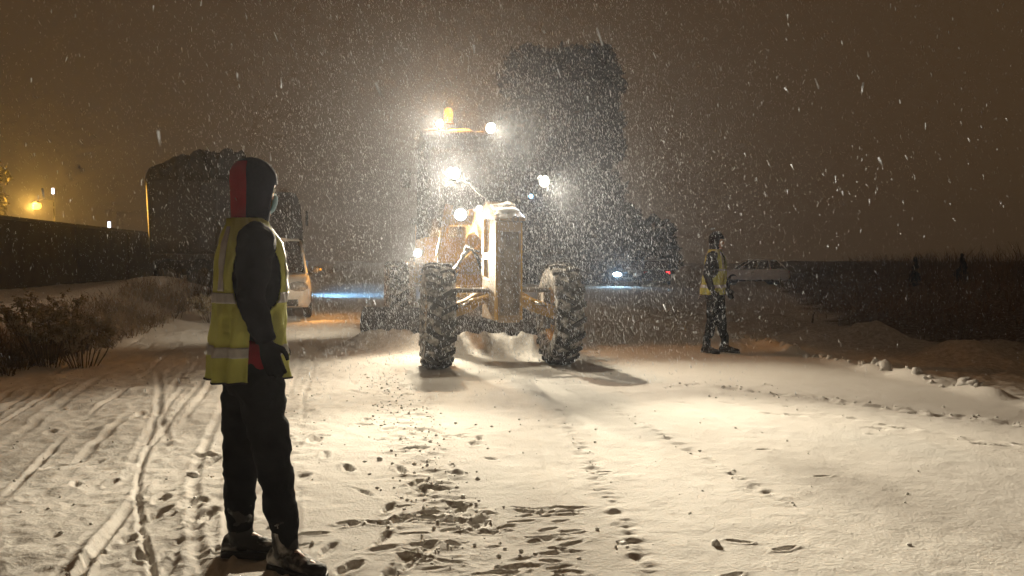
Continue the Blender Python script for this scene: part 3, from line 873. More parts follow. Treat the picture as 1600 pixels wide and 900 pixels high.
    MB().box((h - .03, 0, .40), (.08, W * .66, .16)).build('front_grille', M['black'], c, bevel=.02)
    MB().box((h + .015, 0, .46), (.012, .5, .11)).build('number_plate', M['off_lens'], c)
    sn = MB()
    for k in range(30):
        sn.ell((random.uniform(xr0 + .1, xr1 - .1), random.uniform(-.62, .62) * hw, top - .012), (random.uniform(.15, .3), random.uniform(.12, .25), .03), 0, 8, 5)
    sn.build('roof_snow', M['snow'], c, True)
    return c

def gpos(px, D, dz=0.0):
    """ground point seen in picture column px (of 1600) at distance D"""
    x = (px - 800) / 1200.0 * D
    return x, D, ground_z(x, D) + dz

# white van behind the near worker, flashing
vx, vy = -5.78, 18.3
van = build_car('parked_van', (vx - .35, vy + 1.4, 0.0), R(-90 + 15.8), 'white_paint', 4.6, 1.84, 1.92, 1.0, 'white van with flashing orange indicators half hidden behind the near worker', 'van')
ind = MB().box((.98 + .18, .92 + .20, 1.145), (.05, .10, .05)).build('mirror_indicator', M['amber'], van, bevel=.01)
point('indicator_light', (1.45, 1.3, 1.15), 22, (1.0, .42, .06), ind, .03)
fi = MB().box((2.19, .70, .62), (.06, .12, .14)).build('front_indicator', M['amber'], van, bevel=.01)
spot('indicator_light', (2.32, .72, .66), (6.5, 3.6, 0), 70, (1.0, .42, .08), 140, fi, .8, .04)

hx, hy, hz = gpos(972, 44)
ca = build_car('parked_car', (hx + .45, hy + 2.1, hz), R(-90 - 4), 'dark_paint', 4.4, 1.78, 1.5, 0, 'dark car with bluish white headlight shining from behind the grader tyre', 'car', 'cars stopped beyond the grader', head='one')
spot('headlight_light', (2.45, -.58, .66), (14, -1.6, .3), 500, (.45, .74, 1.0), 150, ca, .9, .06)
hx, hy, hz = gpos(1036, 46)
build_car('parked_car', (hx - .2, hy + 1.9, hz), R(90 - 6), 'dark_paint', 4.4, 1.78, 1.5, 0, 'dark car showing a red tail light left of the far worker', 'car', 'cars stopped beyond the grader', tail=-1)
hx, hy, hz = gpos(1174, 47)
build_car('parked_car', (hx, hy, hz), R(174), 'white_paint', 4.2, 1.75, 1.55, 0, 'white car parked side on behind the far worker', 'car', 'cars stopped beyond the grader')

# ------------------------------------------------------------------ dump truck behind the near worker
def build_truck():
    bx, by = -10.1, 27.5
    t = empty('dump_truck', (bx, by, ground_z(bx, by) - .05), R(26))
    t.scale = (0.86, 0.95, 1.22)
    tag(t, 'dark dump truck with a humped covered load behind the near worker', 'truck')
    MB().box((.1, 0, .85), (6.0, .9, .25)).build('chassis', M['black'], t, bevel=.03)
    bed = MB()
    x0, x1, hw = -3.0, .55, 1.2
    bed.hexa([(x0, -hw, 1.15), (x1, -hw, 1.15), (x1, hw, 1.15), (x0, hw, 1.15), (x0 - .1, -hw - .05, 3.15), (x1, -hw - .05, 3.15), (x1, hw + .05, 3.15), (x0 - .1, hw + .05, 3.15)])
    b = bed.build('bed', M['truck_paint'], t, bevel=.03)
    for sy in (-1, 1):
        for k in range(7):
            MB().box((x0 + .1 + k * .57, sy * (hw + .06), 2.12), (.09, .10, 1.9)).build('bed_rib', M['truck_paint'], b, bevel=.01)
    ld = MB()
    for k in range(50):
        x = random.uniform(x0 + .2, x1 - .1); f = math.sin((x - x0 + .35) / (x1 - x0 + .45) * math.pi * .62)
        ld.ell((x, random.uniform(-.85, .85), 3.12), (random.uniform(.3, .55), random.uniform(.3, .5), .22 + .85 * max(0, f)), random.random(), 10, 6)
    ld.box(((x0 + x1) / 2, 0, 3.12), (x1 - x0, 2.2, .3))
    cloth(ld, 'covered_load', M['tarp'], b, .05, 4, .03, (3, 3, 3))
    cabx = 1.75
    c = MB()
    c.prism([(.75, .75), (2.75, .75), (2.78, 1.55), (2.62, 2.75), (2.45, 2.95), (.85, 2.95), (.75, 2.8)], -1.15, 1.15, 1)
    cab = c.build('cab', M['truck_paint'], t, bevel=.06)
    for sy in (-1, 1):
        MB().box((1.75, sy * 1.155, 2.15), (1.1, .02, .75)).build('side_window', M['dark_glass'], cab, bevel=.005)
        MB().box((2.9, sy * 1.25, 2.2), (.08, .2, .45)).build('mirror', M['black'], cab, bevel=.02)
        for x in (2.1, -1.1, -2.35):
            w = MB().lathe([(.26, -.14), (.44, -.15), (.50, -.11), (.51, 0), (.50, .11), (.44, .15), (.26, .14)], (x, sy * .98, .51), (0, 1, 0), 24, False).build('tyre', M['rubber'], t, True)
            MB().lathe([(.27, -.13), (.24, -.03), (.1, -.06), (.02, -.06)], (x, sy * .98, .51), (0, 1, 0), 18).build('rim', M['steel'], w, True)
        hl = MB().box((2.80, sy * .85, 1.02), (.08, .34, .2)).build('headlight', M['cool_lens'], cab, bevel=.02)
        spot('headlight_light', (2.95, sy * .85, 1.02), (9.0, sy * .9 + 1.6, .2), 420, (.22, .56, 1.0), 110, hl, .7, .08)
    MB().box((2.74, 0, 2.2), (.03, 1.95, .85), (0, R(-8), 0)).build('windscreen', M['dark_glass'], cab, bevel=.005)
    MB().box((2.83, 0, .62), (.14, 2.3, .3)).build('bumper', M['black'], t, bevel=.03)
build_truck()

# ------------------------------------------------------------------ people
def rot2(p, a):
    return (p[0] * math.cos(a) - p[1] * math.sin(a), p[0] * math.sin(a) + p[1] * math.cos(a))
def ering(c, a, b, yaw, n=28, sup=2.4):
    """superellipse ring, a along facing, b across"""
    out = []
    for k in range(n):
        t = k / n * 2 * math.pi
        ct, st = math.cos(t), math.sin(t)
        x = a * math.copysign(abs(ct) ** (2 / sup), ct); y = b * math.copysign(abs(st) ** (2 / sup), st)
        q = rot2((x, y), yaw)
        out.append((c[0] + q[0], c[1] + q[1], c[2]))
    return out

def glove(mb, wrist, down, fwd, s=1.0, curl=0.5, thumb=1):
    """palm, four fingers of their own length and a thumb off its side, hanging along down"""
    w = Vector(wrist); d = Vector(down).normalized(); f = Vector(fwd).normalized()
    f = (f - d * f.dot(d)).normalized(); n = d.cross(f).normalized()
    mb.loft([[w + d * (h * s) + f * (ww * s * math.cos(t)) + n * (th * s * math.sin(t)) for t in np.linspace(0, 2 * math.pi, 14)[:-1]]
             for h, ww, th in ((-.04, .034, .030), (0, .032, .026), (.04, .042, .022), (.085, .045, .018), (.098, .043, .014))])
    for k, (off, L) in enumerate(((.033, .070), (.011, .080), (-.011, .074), (-.033, .058))):
        p = w + (d * .09 + f * off) * s
        pts = [p - d * .02 * s]; dirv = d.copy(); seg = L * s / 3
        for q in range(3):
            dirv = (dirv + n * thumb * curl * .45).normalized()
            pts.append(pts[-1] + dirv * (seg + (.02 * s if q == 0 else 0)))
        mb.tube(pts, [.0105 * s, .0105 * s, .0098 * s, .0085 * s], 8)
    p = w + (d * .02 + f * .03) * s
    mb.tube([p, p + (f * .028 + d * .022 + n * thumb * .008) * s, p + (f * .034 + d * .055 + n * thumb * .02) * s, p + (f * .03 + d * .075 + n * thumb * .03) * s], [.014 * s, .0125 * s, .0115 * s, .009 * s], 8)

def build_person(name, root, J, label, detail_v=.012, near=True, vest=True, jacket='jacket', hood_red=True, group=None, mask=True):
    P = empty(name, root)
    tag(P, label, 'person', group)
    yaw, hyaw = J['yaw'], J['hyaw']
    def ax(p, f=0, l=0, z=0, a=yaw):
        return (p[0] + f * math.cos(a) - l * math.sin(a), p[1] + f * math.sin(a) + l * math.cos(a), p[2] + z)
    H = J['head']; pel = J['pelvis']; ch = J['chest']
    sh = {s: ax(ch, -.005, s * .185, .13) for s in (-1, 1)}
    # --- body, one continuous skin: head with face, neck, trunk, limbs
    b = MB()
    b.ell((H[0], H[1], H[2] + .02), (.086, .070, .104), hyaw, 20, 14)
    b.ell(ax(H, .028, 0, -.055, hyaw), (.066, .056, .066), hyaw, 16, 10)
    b.ell(ax(H, .088, 0, -.012, hyaw), (.020, .014, .028), hyaw, 10, 8)           # nose
    b.ell(ax(H, .103, 0, -.024, hyaw), (.012, .013, .011), hyaw, 8, 6)
    b.ell(ax(H, .078, 0, .028, hyaw), (.020, .052, .012), hyaw, 12, 6)             # brow
    b.ell(ax(H, .083, 0, -.062, hyaw), (.013, .024, .009), hyaw, 10, 6)            # lips
    b.ell(ax(H, .070, 0, -.098, hyaw), (.020, .022, .018), hyaw, 10, 6)            # chin
    for s in (-1, 1):
        b.ell(ax(H, -.008, s * .078, -.005, hyaw), (.018, .010, .032), hyaw, 8, 6)  # ears
        b.ell(ax(H, .045, s * .045, -.03, hyaw), (.030, .022, .025), hyaw, 8, 6)    # cheeks
    b.tube([ax(H, -.02, 0, -.06, hyaw), ax(ch, -.01, 0, .14)], [.055, .065], 12)
    b.loft([ering(ax(pel, 0, 0, -.08), .09, .135, yaw), ering(pel, .105, .15, yaw), ering(ax(pel, .0, 0, .18), .09, .13, yaw), ering(ch, .105, .16, yaw), ering(ax(ch, 0, 0, .13), .08, .15, yaw), ering(ax(ch, 0, 0, .19), .05, .07, yaw)])
    for s in (-1, 1):
        el, wr = J['elbow'][s], J['wrist'][s]
        b.tube([sh[s], tuple(np.add(sh[s], el) / 2), el], [.05, .046, .038], 10)
        b.tube([el, tuple(np.add(el, wr) / 2), wr], [.038, .034, .026], 10)
        d = Vector(wr) - Vector(el)
        b.tube([wr, Vector(wr) + d.normalized() * .06], [.026, .02], 8)
        hp, kn, an = J['hip'][s], J['knee'][s], J['ankle'][s]
        b.tube([hp, tuple(np.add(hp, kn) / 2), kn], [.078, .066, .050], 10)
        b.tube([kn, tuple(np.add(np.multiply(kn, .6), np.multiply(an, .4))), an], [.050, .048, .034], 10)
        td = J['toe'][s]
        b.tube([an, (an[0] + td[0] * .5, an[1] + td[1] * .5, .045), (an[0] + td[0] * .85, an[1] + td[1] * .85, .035)], [.034, .032, .022], 8)
    body = cloth(b, 'body', M['skin'], P, .0095 if near else .014, 2, 0)
    for s in (-1, 1):
        MB().ell(ax(H, .079, s * .030, .006, hyaw), (.011, .013, .011), hyaw, 10, 8).build('eye', M['eye'], body, True)
    # --- jacket: trunk and both sleeves
    j = MB()
    j.loft([ering(ax(pel, 0, 0, -.06), .112, .160, yaw), ering(ax(pel, 0, 0, .08), .116, .164, yaw), ering(ax(pel, 0, 0, .2), .112, .160, yaw), ering(ch, .13, .19, yaw), ering(ax(ch, 0, 0, .10), .115, .20, yaw), ering(ax(ch, 0, 0, .16), .09, .155, yaw), ering(ax(ch, 0, 0, .21), .068, .078, yaw)])
    for s in (-1, 1):
        el, wr = J['elbow'][s], J['wrist'][s]
        mid = tuple(np.add(sh[s], el) / 2); m2 = tuple(np.add(el, wr) / 2)
        j.tube([ax(sh[s], 0, -s * .05, .01), sh[s], mid, el, m2, wr], [.07, .080, .070, .059, .053, .046], 14)
    cloth(j, 'jacket', M[jacket], P, detail_v, 3, .011 if near else .006, (11, 11, 14), 3.1)
    if hood_red:
        hem = MB()
        hem.loft([ering(ax(pel, 0, 0, -.10), .126, .176, yaw), ering(ax(pel, 0, 0, -.02), .130, .180, yaw), ering(ax(pel, 0, 0, .08), .126, .178, yaw)])
        cloth(hem, 'red_jacket_hem', M['red'], P, detail_v, 2, .004, (14, 14, 9), 1.1)
    # --- trousers
    t = MB()
    t.loft([ering(ax(pel, 0, 0, -.17), .105, .150, yaw), ering(ax(pel, 0, 0, -.08), .132, .172, yaw), ering(ax(pel, 0, 0, .05), .126, .168, yaw)])
    for s in (-1, 1):
        hp, kn, an = J['hip'][s], J['knee'][s], J['ankle'][s]
        up = (hp[0], hp[1], hp[2] + .02)
        m1 = tuple(np.add(hp, kn) / 2); m2 = tuple(np.add(np.multiply(kn, .5), np.multiply(an, .5)))
        lo = (an[0], an[1], an[2] + .02)
        t.tube([up, m1, kn, m2, (lo[0], lo[1], lo[2] + .10), lo], [.105, .092, .077, .070, .062, .056], 16)
    cloth(t, 'trousers', M['trousers'], P, detail_v, 3, .012 if near else .006, (10, 10, 12), 7.7)
    # --- boots
    for s in (-1, 1):
        an, td = J['ankle'][s], Vector((*J['toe'][s], 0))
        L = td.length; f = td.normalized(); l = Vector((-f.y, f.x, 0))
        a0 = Vector((an[0], an[1], 0))
        bt = MB()
        bt.tube([(an[0], an[1], .24), (an[0], an[1], .14), a0 + f * .01 + Vector((0, 0, .07))], [.062, .058, .056], 14)
        rr = []
        for q, w, h in ((-.085, .030, .055), (-.07, .038, .08), (-.02, .042, .10), (.05, .044, .095), (.11, .049, .07), (.16, .050, .055), (.20, .042, .048), (.222, .022, .036)):
            k = L / .24
            ring = []
            for a in np.linspace(0, 2 * math.pi, 16)[:-1]:
                z = .012 + h * .5 + h * .5 * math.sin(a)
                ring.append(a0 + f * q * k + l * w * math.cos(a) + Vector((0, 0, max(.014, z))))
            rr.append(ring)
        bt.loft(rr)
        bo = cloth(bt, 'boot', M['boot_snow'] if near else M['boot'], P, .008 if near else .012, 2, .003, (20, 20, 20), s)
        so = MB()
        k = L / .24
        outl = [(-.095, .0), (-.085, .03), (-.04, .038), (.03, .036), (.11, .05), (.17, .05), (.215, .034), (.232, 0), (.215, -.034), (.17, -.05), (.11, -.05), (.03, -.036), (-.04, -.038), (-.085, -.03)]
        vs = [a0 + f * (p[0] * k) + l * p[1] + Vector((0, 0, z)) for z in (-.012, .020) for p in outl]
        n = len(outl)
        so.add(vs, [(i, (i + 1) % n, n + (i + 1) % n, n + i) for i in range(n)] + [tuple(reversed(range(n))), tuple(range(n, 2 * n))])
        so.build('sole', M['black'], bo, bevel=.004)
    # --- gloves
    for s in (-1, 1):
        el, wr = Vector(J['elbow'][s]), Vector(J['wrist'][s])
        gm = MB()
        glove(gm, wr + (wr - el).normalized() * .01, (wr - el), (math.cos(yaw), math.sin(yaw), 0), 1.0, J.get('curl', .55), -s)
        cloth(gm, 'glove', M['trousers'] if near else M['jacket_far'], P, .006 if near else .01, 1, 0)
    # --- hood
    def hring(z, a, bb, off=0.0, sh_=0.0, n=40):
        return [(lambda q: (H[0] + q[0], H[1] + q[1], H[2] + z))(rot2(((a + off) * math.cos(k / n * 2 * math.pi) + sh_, (bb + off) * math.sin(k / n * 2 * math.pi)), hyaw)) for k in range(n)]
    levels = [(-0.185, 0.0659, 0.0756, -0.03), (-0.13, 0.0685, 0.0702, -0.026), (-0.08, 0.0783, 0.072, -0.018), (-0.02, 0.0926, 0.0792, -0.008), (0.03, 0.0979, 0.0837, -0.005), (0.07, 0.0943, 0.081, -0.006), (0.105, 0.0801, 0.0702, -0.01), (0.13, 0.0552, 0.0504, -0.014), (0.142, 0.0249, 0.0252, -0.016), (0.144, 0.0053, 0.0054, -0.016)]
    def shell(keep, off, nm, mt, par, th):
        m = MB(); n = 40
        m.loft([hring(z, a, bb, off, s_) for z, a, bb, s_ in levels], True, False)
        ff = []
        for i in range(len(levels) - 1):
            z = (levels[i][0] + levels[i + 1][0]) / 2
            for k in range(n):
                ang = ((k + .5) / n * 360 + 180) % 360 - 180
                if keep(ang, z): ff.append(m.f[i * n + k])
        m.f = ff
        vv = []
        for p in m.v:                      # creases of a soft hood, a peak over the brow
            q = Vector((p[0] - H[0], p[1] - H[1], p[2] - H[2]))
            rad = Vector((q.x, q.y, 0)); rad = rad.normalized() if rad.length > 1e-6 else rad
            am = .007 * (1 - 2 * abs(mnoise.noise(Vector((q.x * 9, q.y * 9, q.z * 16))))) + .005 * mnoise.noise(q * 26)
            fr = rad.x * math.cos(hyaw) + rad.y * math.sin(hyaw)
            am += .009 * max(0, fr) ** 2 * math.exp(-((q.z - .055) / .022) ** 2)
            vv.append(tuple(Vector(p) + rad * am))
        m.v = vv
        o = m.build(nm, mt, par, True)
        sd = o.modifiers.new('s', 'SOLIDIFY'); sd.thickness = th; sd.offset = 1
        sb = o.modifiers.new('u', 'SUBSURF'); sb.levels = 1; sb.render_levels = 1
        return o
    hd = shell(lambda a, z: z > .04 or abs(a) > (64 if z > -.1 else 45), 0.0, 'hood', M['navy'] if near else M[jacket], P, .008)
    if hood_red:
        shell(lambda a, z: abs(abs(a) - 180) < 40 and z < .135, .009, 'red_hood_panel', M['red'], hd, .003)
    if mask:
        mk = MB(); rr = []
        for z, a, w in ((-.102, .075, .030), (-.085, .094, .048), (-.055, .104, .056), (-.025, .112, .052), (-.008, .108, .036)):
            rr.append([ax(H, a * math.cos(q) * .62 + a * .40, w * 1.12 * math.sin(q), z, hyaw) for q in np.linspace(-1.5, 1.5, 13)])
        mk.loft(rr, False, False)
        o = mk.build('face_mask', M['mask'], P, True)
        sd = o.modifiers.new('s', 'SOLIDIFY'); sd.thickness = .003; sd.offset = 1
    # --- hi-vis vest
    if vest:
        # z, half depth front/back, half width, shift along facing
        hemz = J['hem']
        vl = [(hemz, .160, .196, -.030), (hemz + .07, .160, .197, -.028), (hemz + .14, .158, .198, -.024), (hemz + .25, .155, .200, -.016), (ch[2] - .14, .152, .204, -.008), (ch[2] - .04, .150, .208, -.005), (ch[2] + .05, .142, .215, -.004), (ch[2] + .12, .126, .205, -.006), (ch[2] + .165, .105, .165, -.010), (ch[2] + .20, .090, .115, -.012), (ch[2] + .225, .082, .092, -.014)]
        def cen(z):
            if z <= pel[2]: return pel
            if z >= ch[2]: return ch
            k = (z - pel[2]) / (ch[2] - pel[2])
            return tuple(pel[i] * (1 - k) + ch[i] * k for i in range(3))
        zs = np.linspace(vl[0][0], vl[-1][0], 96 if near else 56)
        def interp(z, k): return float(np.interp(z, [q[0] for q in vl], [q[k] for q in vl]))
        n = 190 if near else 96
        def vpt(z, ang, off):
            c = cen(z); a, w, s_ = interp(z, 1) + off, interp(z, 2) + off, interp(z, 3)
            t = ang; ct, st = math.cos(t), math.sin(t)
            loose = min(1, max(0, (ch[2] - z) / (ch[2] - hemz)))
            fo = loose * (.016 * math.sin(t * 11 + 1.6 * math.sin(z * 4)) + .012 * math.sin(t * 6 + z * 5) + .012 * mnoise.noise(Vector((t * 5, z * 3.5, 2.2)))) + .010 * mnoise.noise(Vector((t * 6, z * 14, 7.7)))
            x = (a + fo) * math.copysign(abs(ct) ** .85, ct) + s_; y = (w + fo) * math.copysign(abs(st) ** .85, st)
            q = rot2((x, y), yaw)
            return (c[0] + q[0], c[1] + q[1], z)
        def inhole(ang, z):
            d = abs(abs(math.degrees(ang)) - 90)
            lo, hi = ch[2] - .20, ch[2] + .135
            if z < lo or z > hi: return False
            k = (z - lo) / (hi - lo)
            return d < 36 * math.sqrt(max(0, 1 - (2 * k - 1) ** 2)) + 4
        def sheet(z0, z1, off, keep, nm, mt, par, th=.004):
            zz = [z for z in zs if z0 - 1e-6 <= z <= z1 + 1e-6]
            m = MB()
            angs = [(-math.pi + (k / n) * 2 * math.pi) for k in range(n)]
            m.loft([[vpt(z, a, off) for a in angs] for z in zz], True, False)
            ff = []
            for i in range(len(zz) - 1):
                z = (zz[i] + zz[i + 1]) / 2
                for k in range(n):
                    a = angs[k] + math.pi / n
                    if keep(a, z): ff.append(m.f[i * n + k])
            m.f = ff
            o = m.build(nm, mt, par, True)
            sd = o.modifiers.new('s', 'SOLIDIFY'); sd.thickness = th; sd.offset = 1
            return o
        opening = lambda a, z: abs(math.degrees(a)) > 3.0 + (16 * max(0, (z - ch[2] + .05) / .25))
        slit = (lambda a, z: -97 < math.degrees(a) < -66 and z < hemz + .24) if near else (lambda a, z: False)
        ve = sheet(hemz, ch[2] + .23, 0, lambda a, z: opening(a, z) and not inhole(a, z) and not slit(a, z), 'hi_vis_vest', M['hivis'], P)
        sheet(hemz + .11, hemz + .165, .006, lambda a, z: opening(a, z) and not slit(a, z), 'reflective_band', M['reflect'], ve, .002)
        sheet(hemz + .35, hemz + .40, .006, lambda a, z: opening(a, z) and not inhole(a, z), 'reflective_band', M['reflect'], ve, .002)
        for s in (-1, 1):
            sheet(hemz + .40, ch[2] + .19, .006, (lambda s: lambda a, z: (18 < abs(s * math.degrees(a)) < 33 or 146 < s * math.degrees(a) < 162) and s * a > 0 and not inhole(a, z))(s), 'shoulder_band', M['reflect'], ve, .002)
        sheet(hemz, hemz + .013, .005, lambda a, z: opening(a, z) and not slit(a, z), 'vest_binding', M['trim'], ve, .003)
    return P

# near worker, seen from behind his right side
n1 = (-1.18, 3.52, 0.0)
r1 = (n1[0], n1[1], full_z(-1.18, 3.5) * .3)
J1 = dict(yaw=R(28), hyaw=R(58), head=(.0, .02, 1.715), chest=(-.015, 0.0, 1.36), pelvis=(-.02, .02, .96), hem=.855,
          hip={1: (-.085, .10, .87), -1: (.03, -.06, .87)}, knee={1: (-.11, .10, .49), -1: (.105, -.08, .49)}, ankle={1: (-.115, .09, .10), -1: (.155, -.10, .10)},
          toe={1: (.235, -.01), -1: (.22, -.11)},
          elbow={1: (-.07, .25, 1.20), -1: (.05, -.20, 1.235)}, wrist={1: (-.01, .27, 1.0), -1: (.10, -.165, 1.04)}, curl=.95)
build_person('person', r1, J1, 'person in a lime vest and red panelled hood standing in the foreground')

# far worker on the right road edge
px2, py2 = 3.05, 11.5
def pose_far(yaw, hyaw, s=1.0):
    c, sn = math.cos(yaw), math.sin(yaw)
    def q(f, l, z): return (f * c - l * sn, f * sn + l * c, z * s)
    return dict(yaw=yaw, hyaw=hyaw, head=q(.01, 0, 1.665), chest=q(0, 0, 1.32), pelvis=q(-.01, 0, .93), hem=.86,
                hip={1: q(0, .10, .85), -1: q(0, -.10, .85)}, knee={1: q(.06, .11, .47), -1: q(-.02, -.12, .47)}, ankle={1: q(.12, .10, .10), -1: q(-.10, -.10, .10)},
                toe={1: (.24 * c, .24 * sn), -1: (.22 * c + .05 * sn, .22 * sn - .06 * c)},
                elbow={1: q(.02, .27, 1.17), -1: q(-.06, -.26, 1.17)}, wrist={1: q(.12, .23, .95), -1: q(.02, -.25, .94)}, curl=.5)
build_person('person', (px2, py2, full_z(px2, py2)), pose_far(R(-30), R(-12)), 'far person in dark clothes and a lime vest at the right road edge', .016, False, True, 'jacket_far', False, None, False)
# ------------------------------------------------------------------ trees and scrub
def leaf_cloud(centres, radii, count, size, seed, flat=1.0):
    g = np.random.default_rng(seed)
    k = g.integers(0, len(centres), count)
    d = g.normal(size=(count, 3)); d /= np.linalg.norm(d, axis=1)[:, None]
    r = g.random(count) ** 0.45
    c = np.array(centres)[k] + d * r[:, None] * np.array(radii)[k][:, None] * np.array([1, 1, flat])
    a = g.normal(size=(count, 3)); a /= np.linalg.norm(a, axis=1)[:, None]
    b = np.cross(a, g.normal(size=(count, 3))); b /= np.linalg.norm(b, axis=1)[:, None]
    sz = size * g.uniform(.5, 1.4, count)[:, None]
    v = np.stack([c - a * sz, c + b * sz * .45, c + a * sz, c - b * sz * .45], 1).reshape(-1, 3)
    return v, np.arange(count * 4).reshape(-1, 4)
def build_tree(name, x, y, shape, label, leaf, count, size, trunk_r, group=None, seed=1, nclump=60, sink=0.15):
    """shape: list of (height, crown radius); clumps fill that outline"""
    z0 = ground_z(x, y) - sink
    t = empty(name, (x, y, z0)); tag(t, label, 'tree', group)
    g = np.random.default_rng(seed)
    hs = [q[0] for q in shape]; rs = [q[1] for q in shape]
    H = hs[-1]
    tr = MB()
    tr.tube([(0, 0, 0), (.05, .02, H * .3), (-.04, .05, H * .6), (.03, 0, H * .92)], [trunk_r, trunk_r * .8, trunk_r * .5, trunk_r * .12], 8)
    cs, rr = [], []
    for k in range(nclump):
        h = g.uniform(hs[0], H); R_ = np.interp(h, hs, rs)
        an = g.uniform(0, 2 * math.pi); q = R_ * math.sqrt(g.uniform(.05, 1))
        cr = min(.9 if R_ > 3 else .55, max(.02, R_ * g.uniform(.22, .42)))
        q = max(0, min(q, R_ - cr * .6))
        p = (q * math.cos(an), q * math.sin(an), h)
        cs.append(p); rr.append(cr)
        if k % 3 == 0:
            hb = max(.2, h - q * .8)
            tr.tube([(0, 0, hb * .9), (p[0] * .5, p[1] * .5, (hb + h) / 2), p], [trunk_r * .35, trunk_r * .22, trunk_r * .06], 5)
    tr.build('trunk', M['bark'], t, True)
    v, f = leaf_cloud(cs, rr, count, size, seed + 5)
    link('crown', np_mesh('crown', v, f), M[leaf], t)
    return t
build_tree('broad_tree', 3.15, 49.0, [(.4, 3.5), (1.6, 3.75), (8.0, 3.85), (13.2, 3.75), (14.4, 3.1)], 'tall dense dark tree rising behind the grader lamps', 'leaf_black', 52000, .24, .42, seed=3, nclump=560)
build_tree('low_tree', 9.9, 53.0, [(.3, 1.4), (1.8, 2.0), (3.4, 1.7), (4.6, .5)], 'low bushy dark tree between the car headlight and the tail light', 'leaf_dark', 5000, .17, .12, seed=8, nclump=50)
build_tree('low_tree', 7.9, 54.0, [(.3, 1.6), (2.0, 2.2), (4.0, 1.9), (5.4, .6)], 'dark bushy tree beside the tall tree right edge', 'leaf_dark', 5000, .18, .12, seed=9, nclump=50)
build_tree('round_tree', -25.6, 36.0, [(.8, 1.2), (2.4, 2.2), (4.6, 2.2), (6.2, .9)], 'dim round tree behind the wall at the left picture edge', 'leaf_dim', 6000, .20, .15, seed=20, nclump=60)
def conifer(px, D, h, w, label, seed):
    x, y, z = gpos(px, D)
    build_tree('small_conifer', x, y, [(.05, w * .9), (h * .25, w), (h * .55, w * .6), (h * .8, w * .28), (h, .015)], label, 'leaf_black', 2400, .045, .03, 'little conifers on the right skyline', seed, 40, .05)
conifer(1430, 24, .95, .17, 'small pointed conifer on the right skyline, the taller of two', 31)
conifer(1503, 22, .80, .18, 'small pointed conifer on the right skyline, the shorter and nearer the edge', 32)

def blades(name, pts, hmin, hmax, width, lean, m, seed, parent=None):
    g = np.random.default_rng(seed); n = len(pts)
    pts = np.array(pts)
    h = g.uniform(hmin, hmax, n)[:, None]; a = g.uniform(0, 2 * math.pi, n)
    d = np.stack([np.cos(a), np.sin(a), np.zeros(n)], 1)
    p2 = np.stack([-np.sin(a + 1.1), np.cos(a + 1.1), np.zeros(n)], 1)
    w = (width * g.uniform(.6, 1.4, n))[:, None]
    l = (lean * g.random(n))[:, None] * h
    up = np.array([0, 0, 1.0])
    base = pts - up * .03
    mid = base + up * h * .6 + d * l * .35; top = base + up * h + d * l
    v = np.stack([base - p2 * w, base + p2 * w, mid + p2 * w * .8, mid - p2 * w * .8, top + p2 * w * .25, top - p2 * w * .25], 1).reshape(-1, 3)
    i = np.arange(n) * 6
    f = np.concatenate([np.stack([i, i + 1, i + 2, i + 3], 1), np.stack([i + 3, i + 2, i + 4, i + 5], 1)])
    return link(name, np_mesh(name, v, f), M[m], parent)

def scatter(n, ur, sr, dens, seed):
    g = np.random.default_rng(seed); out = []
    u = g.uniform(*ur, n); s = g.uniform(*sr, n)
    x, y = road_xy(u, s)
    k = g.random(n) < dens(u, s, x, y)
    x, y = x[k], y[k]
    z = terrain(x, y)
    return np.stack([x, y, z], 1)
pts = scatter(60000, (8.6, 30), (2, 60), lambda u, s, x, y: np.clip(sst(0, 2.5, u - (9.4 + np.maximum(0, s - 16) * .5)) * np.clip(fbm(x * .7, y * .7, 3) * 2.6 - .7, 0.05, 1), 0, 1), 41)
o = blades('scrub', pts, .08, .36, .012, 1.0, 'weed_dark', 42)
o['kind'] = 'stuff'; o['label'] = 'dark brown dead scrub covering the right slope'; o['category'] = 'scrub'
pts = scatter(20000, (-6.4, -4.2), (7.5, 24), lambda u, s, x, y: sst(-4.2, -4.6, u) * sst(-6.0, -5.2, u) * np.clip(fbm(x * .9, y * .9, 3) * 2.4 - .5, 0.05, 1) * (1 - .9 * np.exp(-((u + 5.6) / 1.0) ** 2 - ((s - 22.5) / 3.2) ** 2)), 43)
o = blades('verge_weeds', pts, .08, .32, .008, 1.2, 'weed', 44)
o['kind'] = 'stuff'; o['label'] = 'brown dead weeds on the left verge slope'; o['category'] = 'weeds'

def weed_bush(x, y, h, spread, stems, label, seed, group=None):
    z = ground_z(x, y) - .03
    g = np.random.default_rng(seed)
    b = empty('dried_bush', (x, y, z)); tag(b, label, 'bush', group)
    st = MB(); tips = []
    for k in range(stems):
        a = g.uniform(0, 2 * math.pi); r = spread * math.sqrt(g.random()); hh = h * g.uniform(.45, 1.0)
        p0 = (r * .35 * math.cos(a), r * .35 * math.sin(a), 0)
        p1 = (r * .7 * math.cos(a), r * .7 * math.sin(a), hh * .55)
        p2 = (r * math.cos(a) + g.normal(0, .04), r * math.sin(a) + g.normal(0, .04), hh)
        st.tube([p0, p1, p2], [.005, .004, .0015], 4)
        tips.append(p2)
        for q in range(6):
            t = g.uniform(.35, .98)
            c = np.array(p1) * (1 - t) + np.array(p2) * t
            e = c + np.array([g.normal(0, .07), g.normal(0, .07), g.uniform(.02, .12)])
            st.tube([c, e], [.0025, .001], 3, False)
            tips.append(tuple(e)); tips.append(tuple((c + e) / 2))
    st.build('stems', M['twig'], b)
    v, f = leaf_cloud(tips, [.045] * len(tips), len(tips) * 9, .022, seed + 1)
    link('seed_heads', np_mesh('seed_heads', v, f), M['weed_pale'], b)
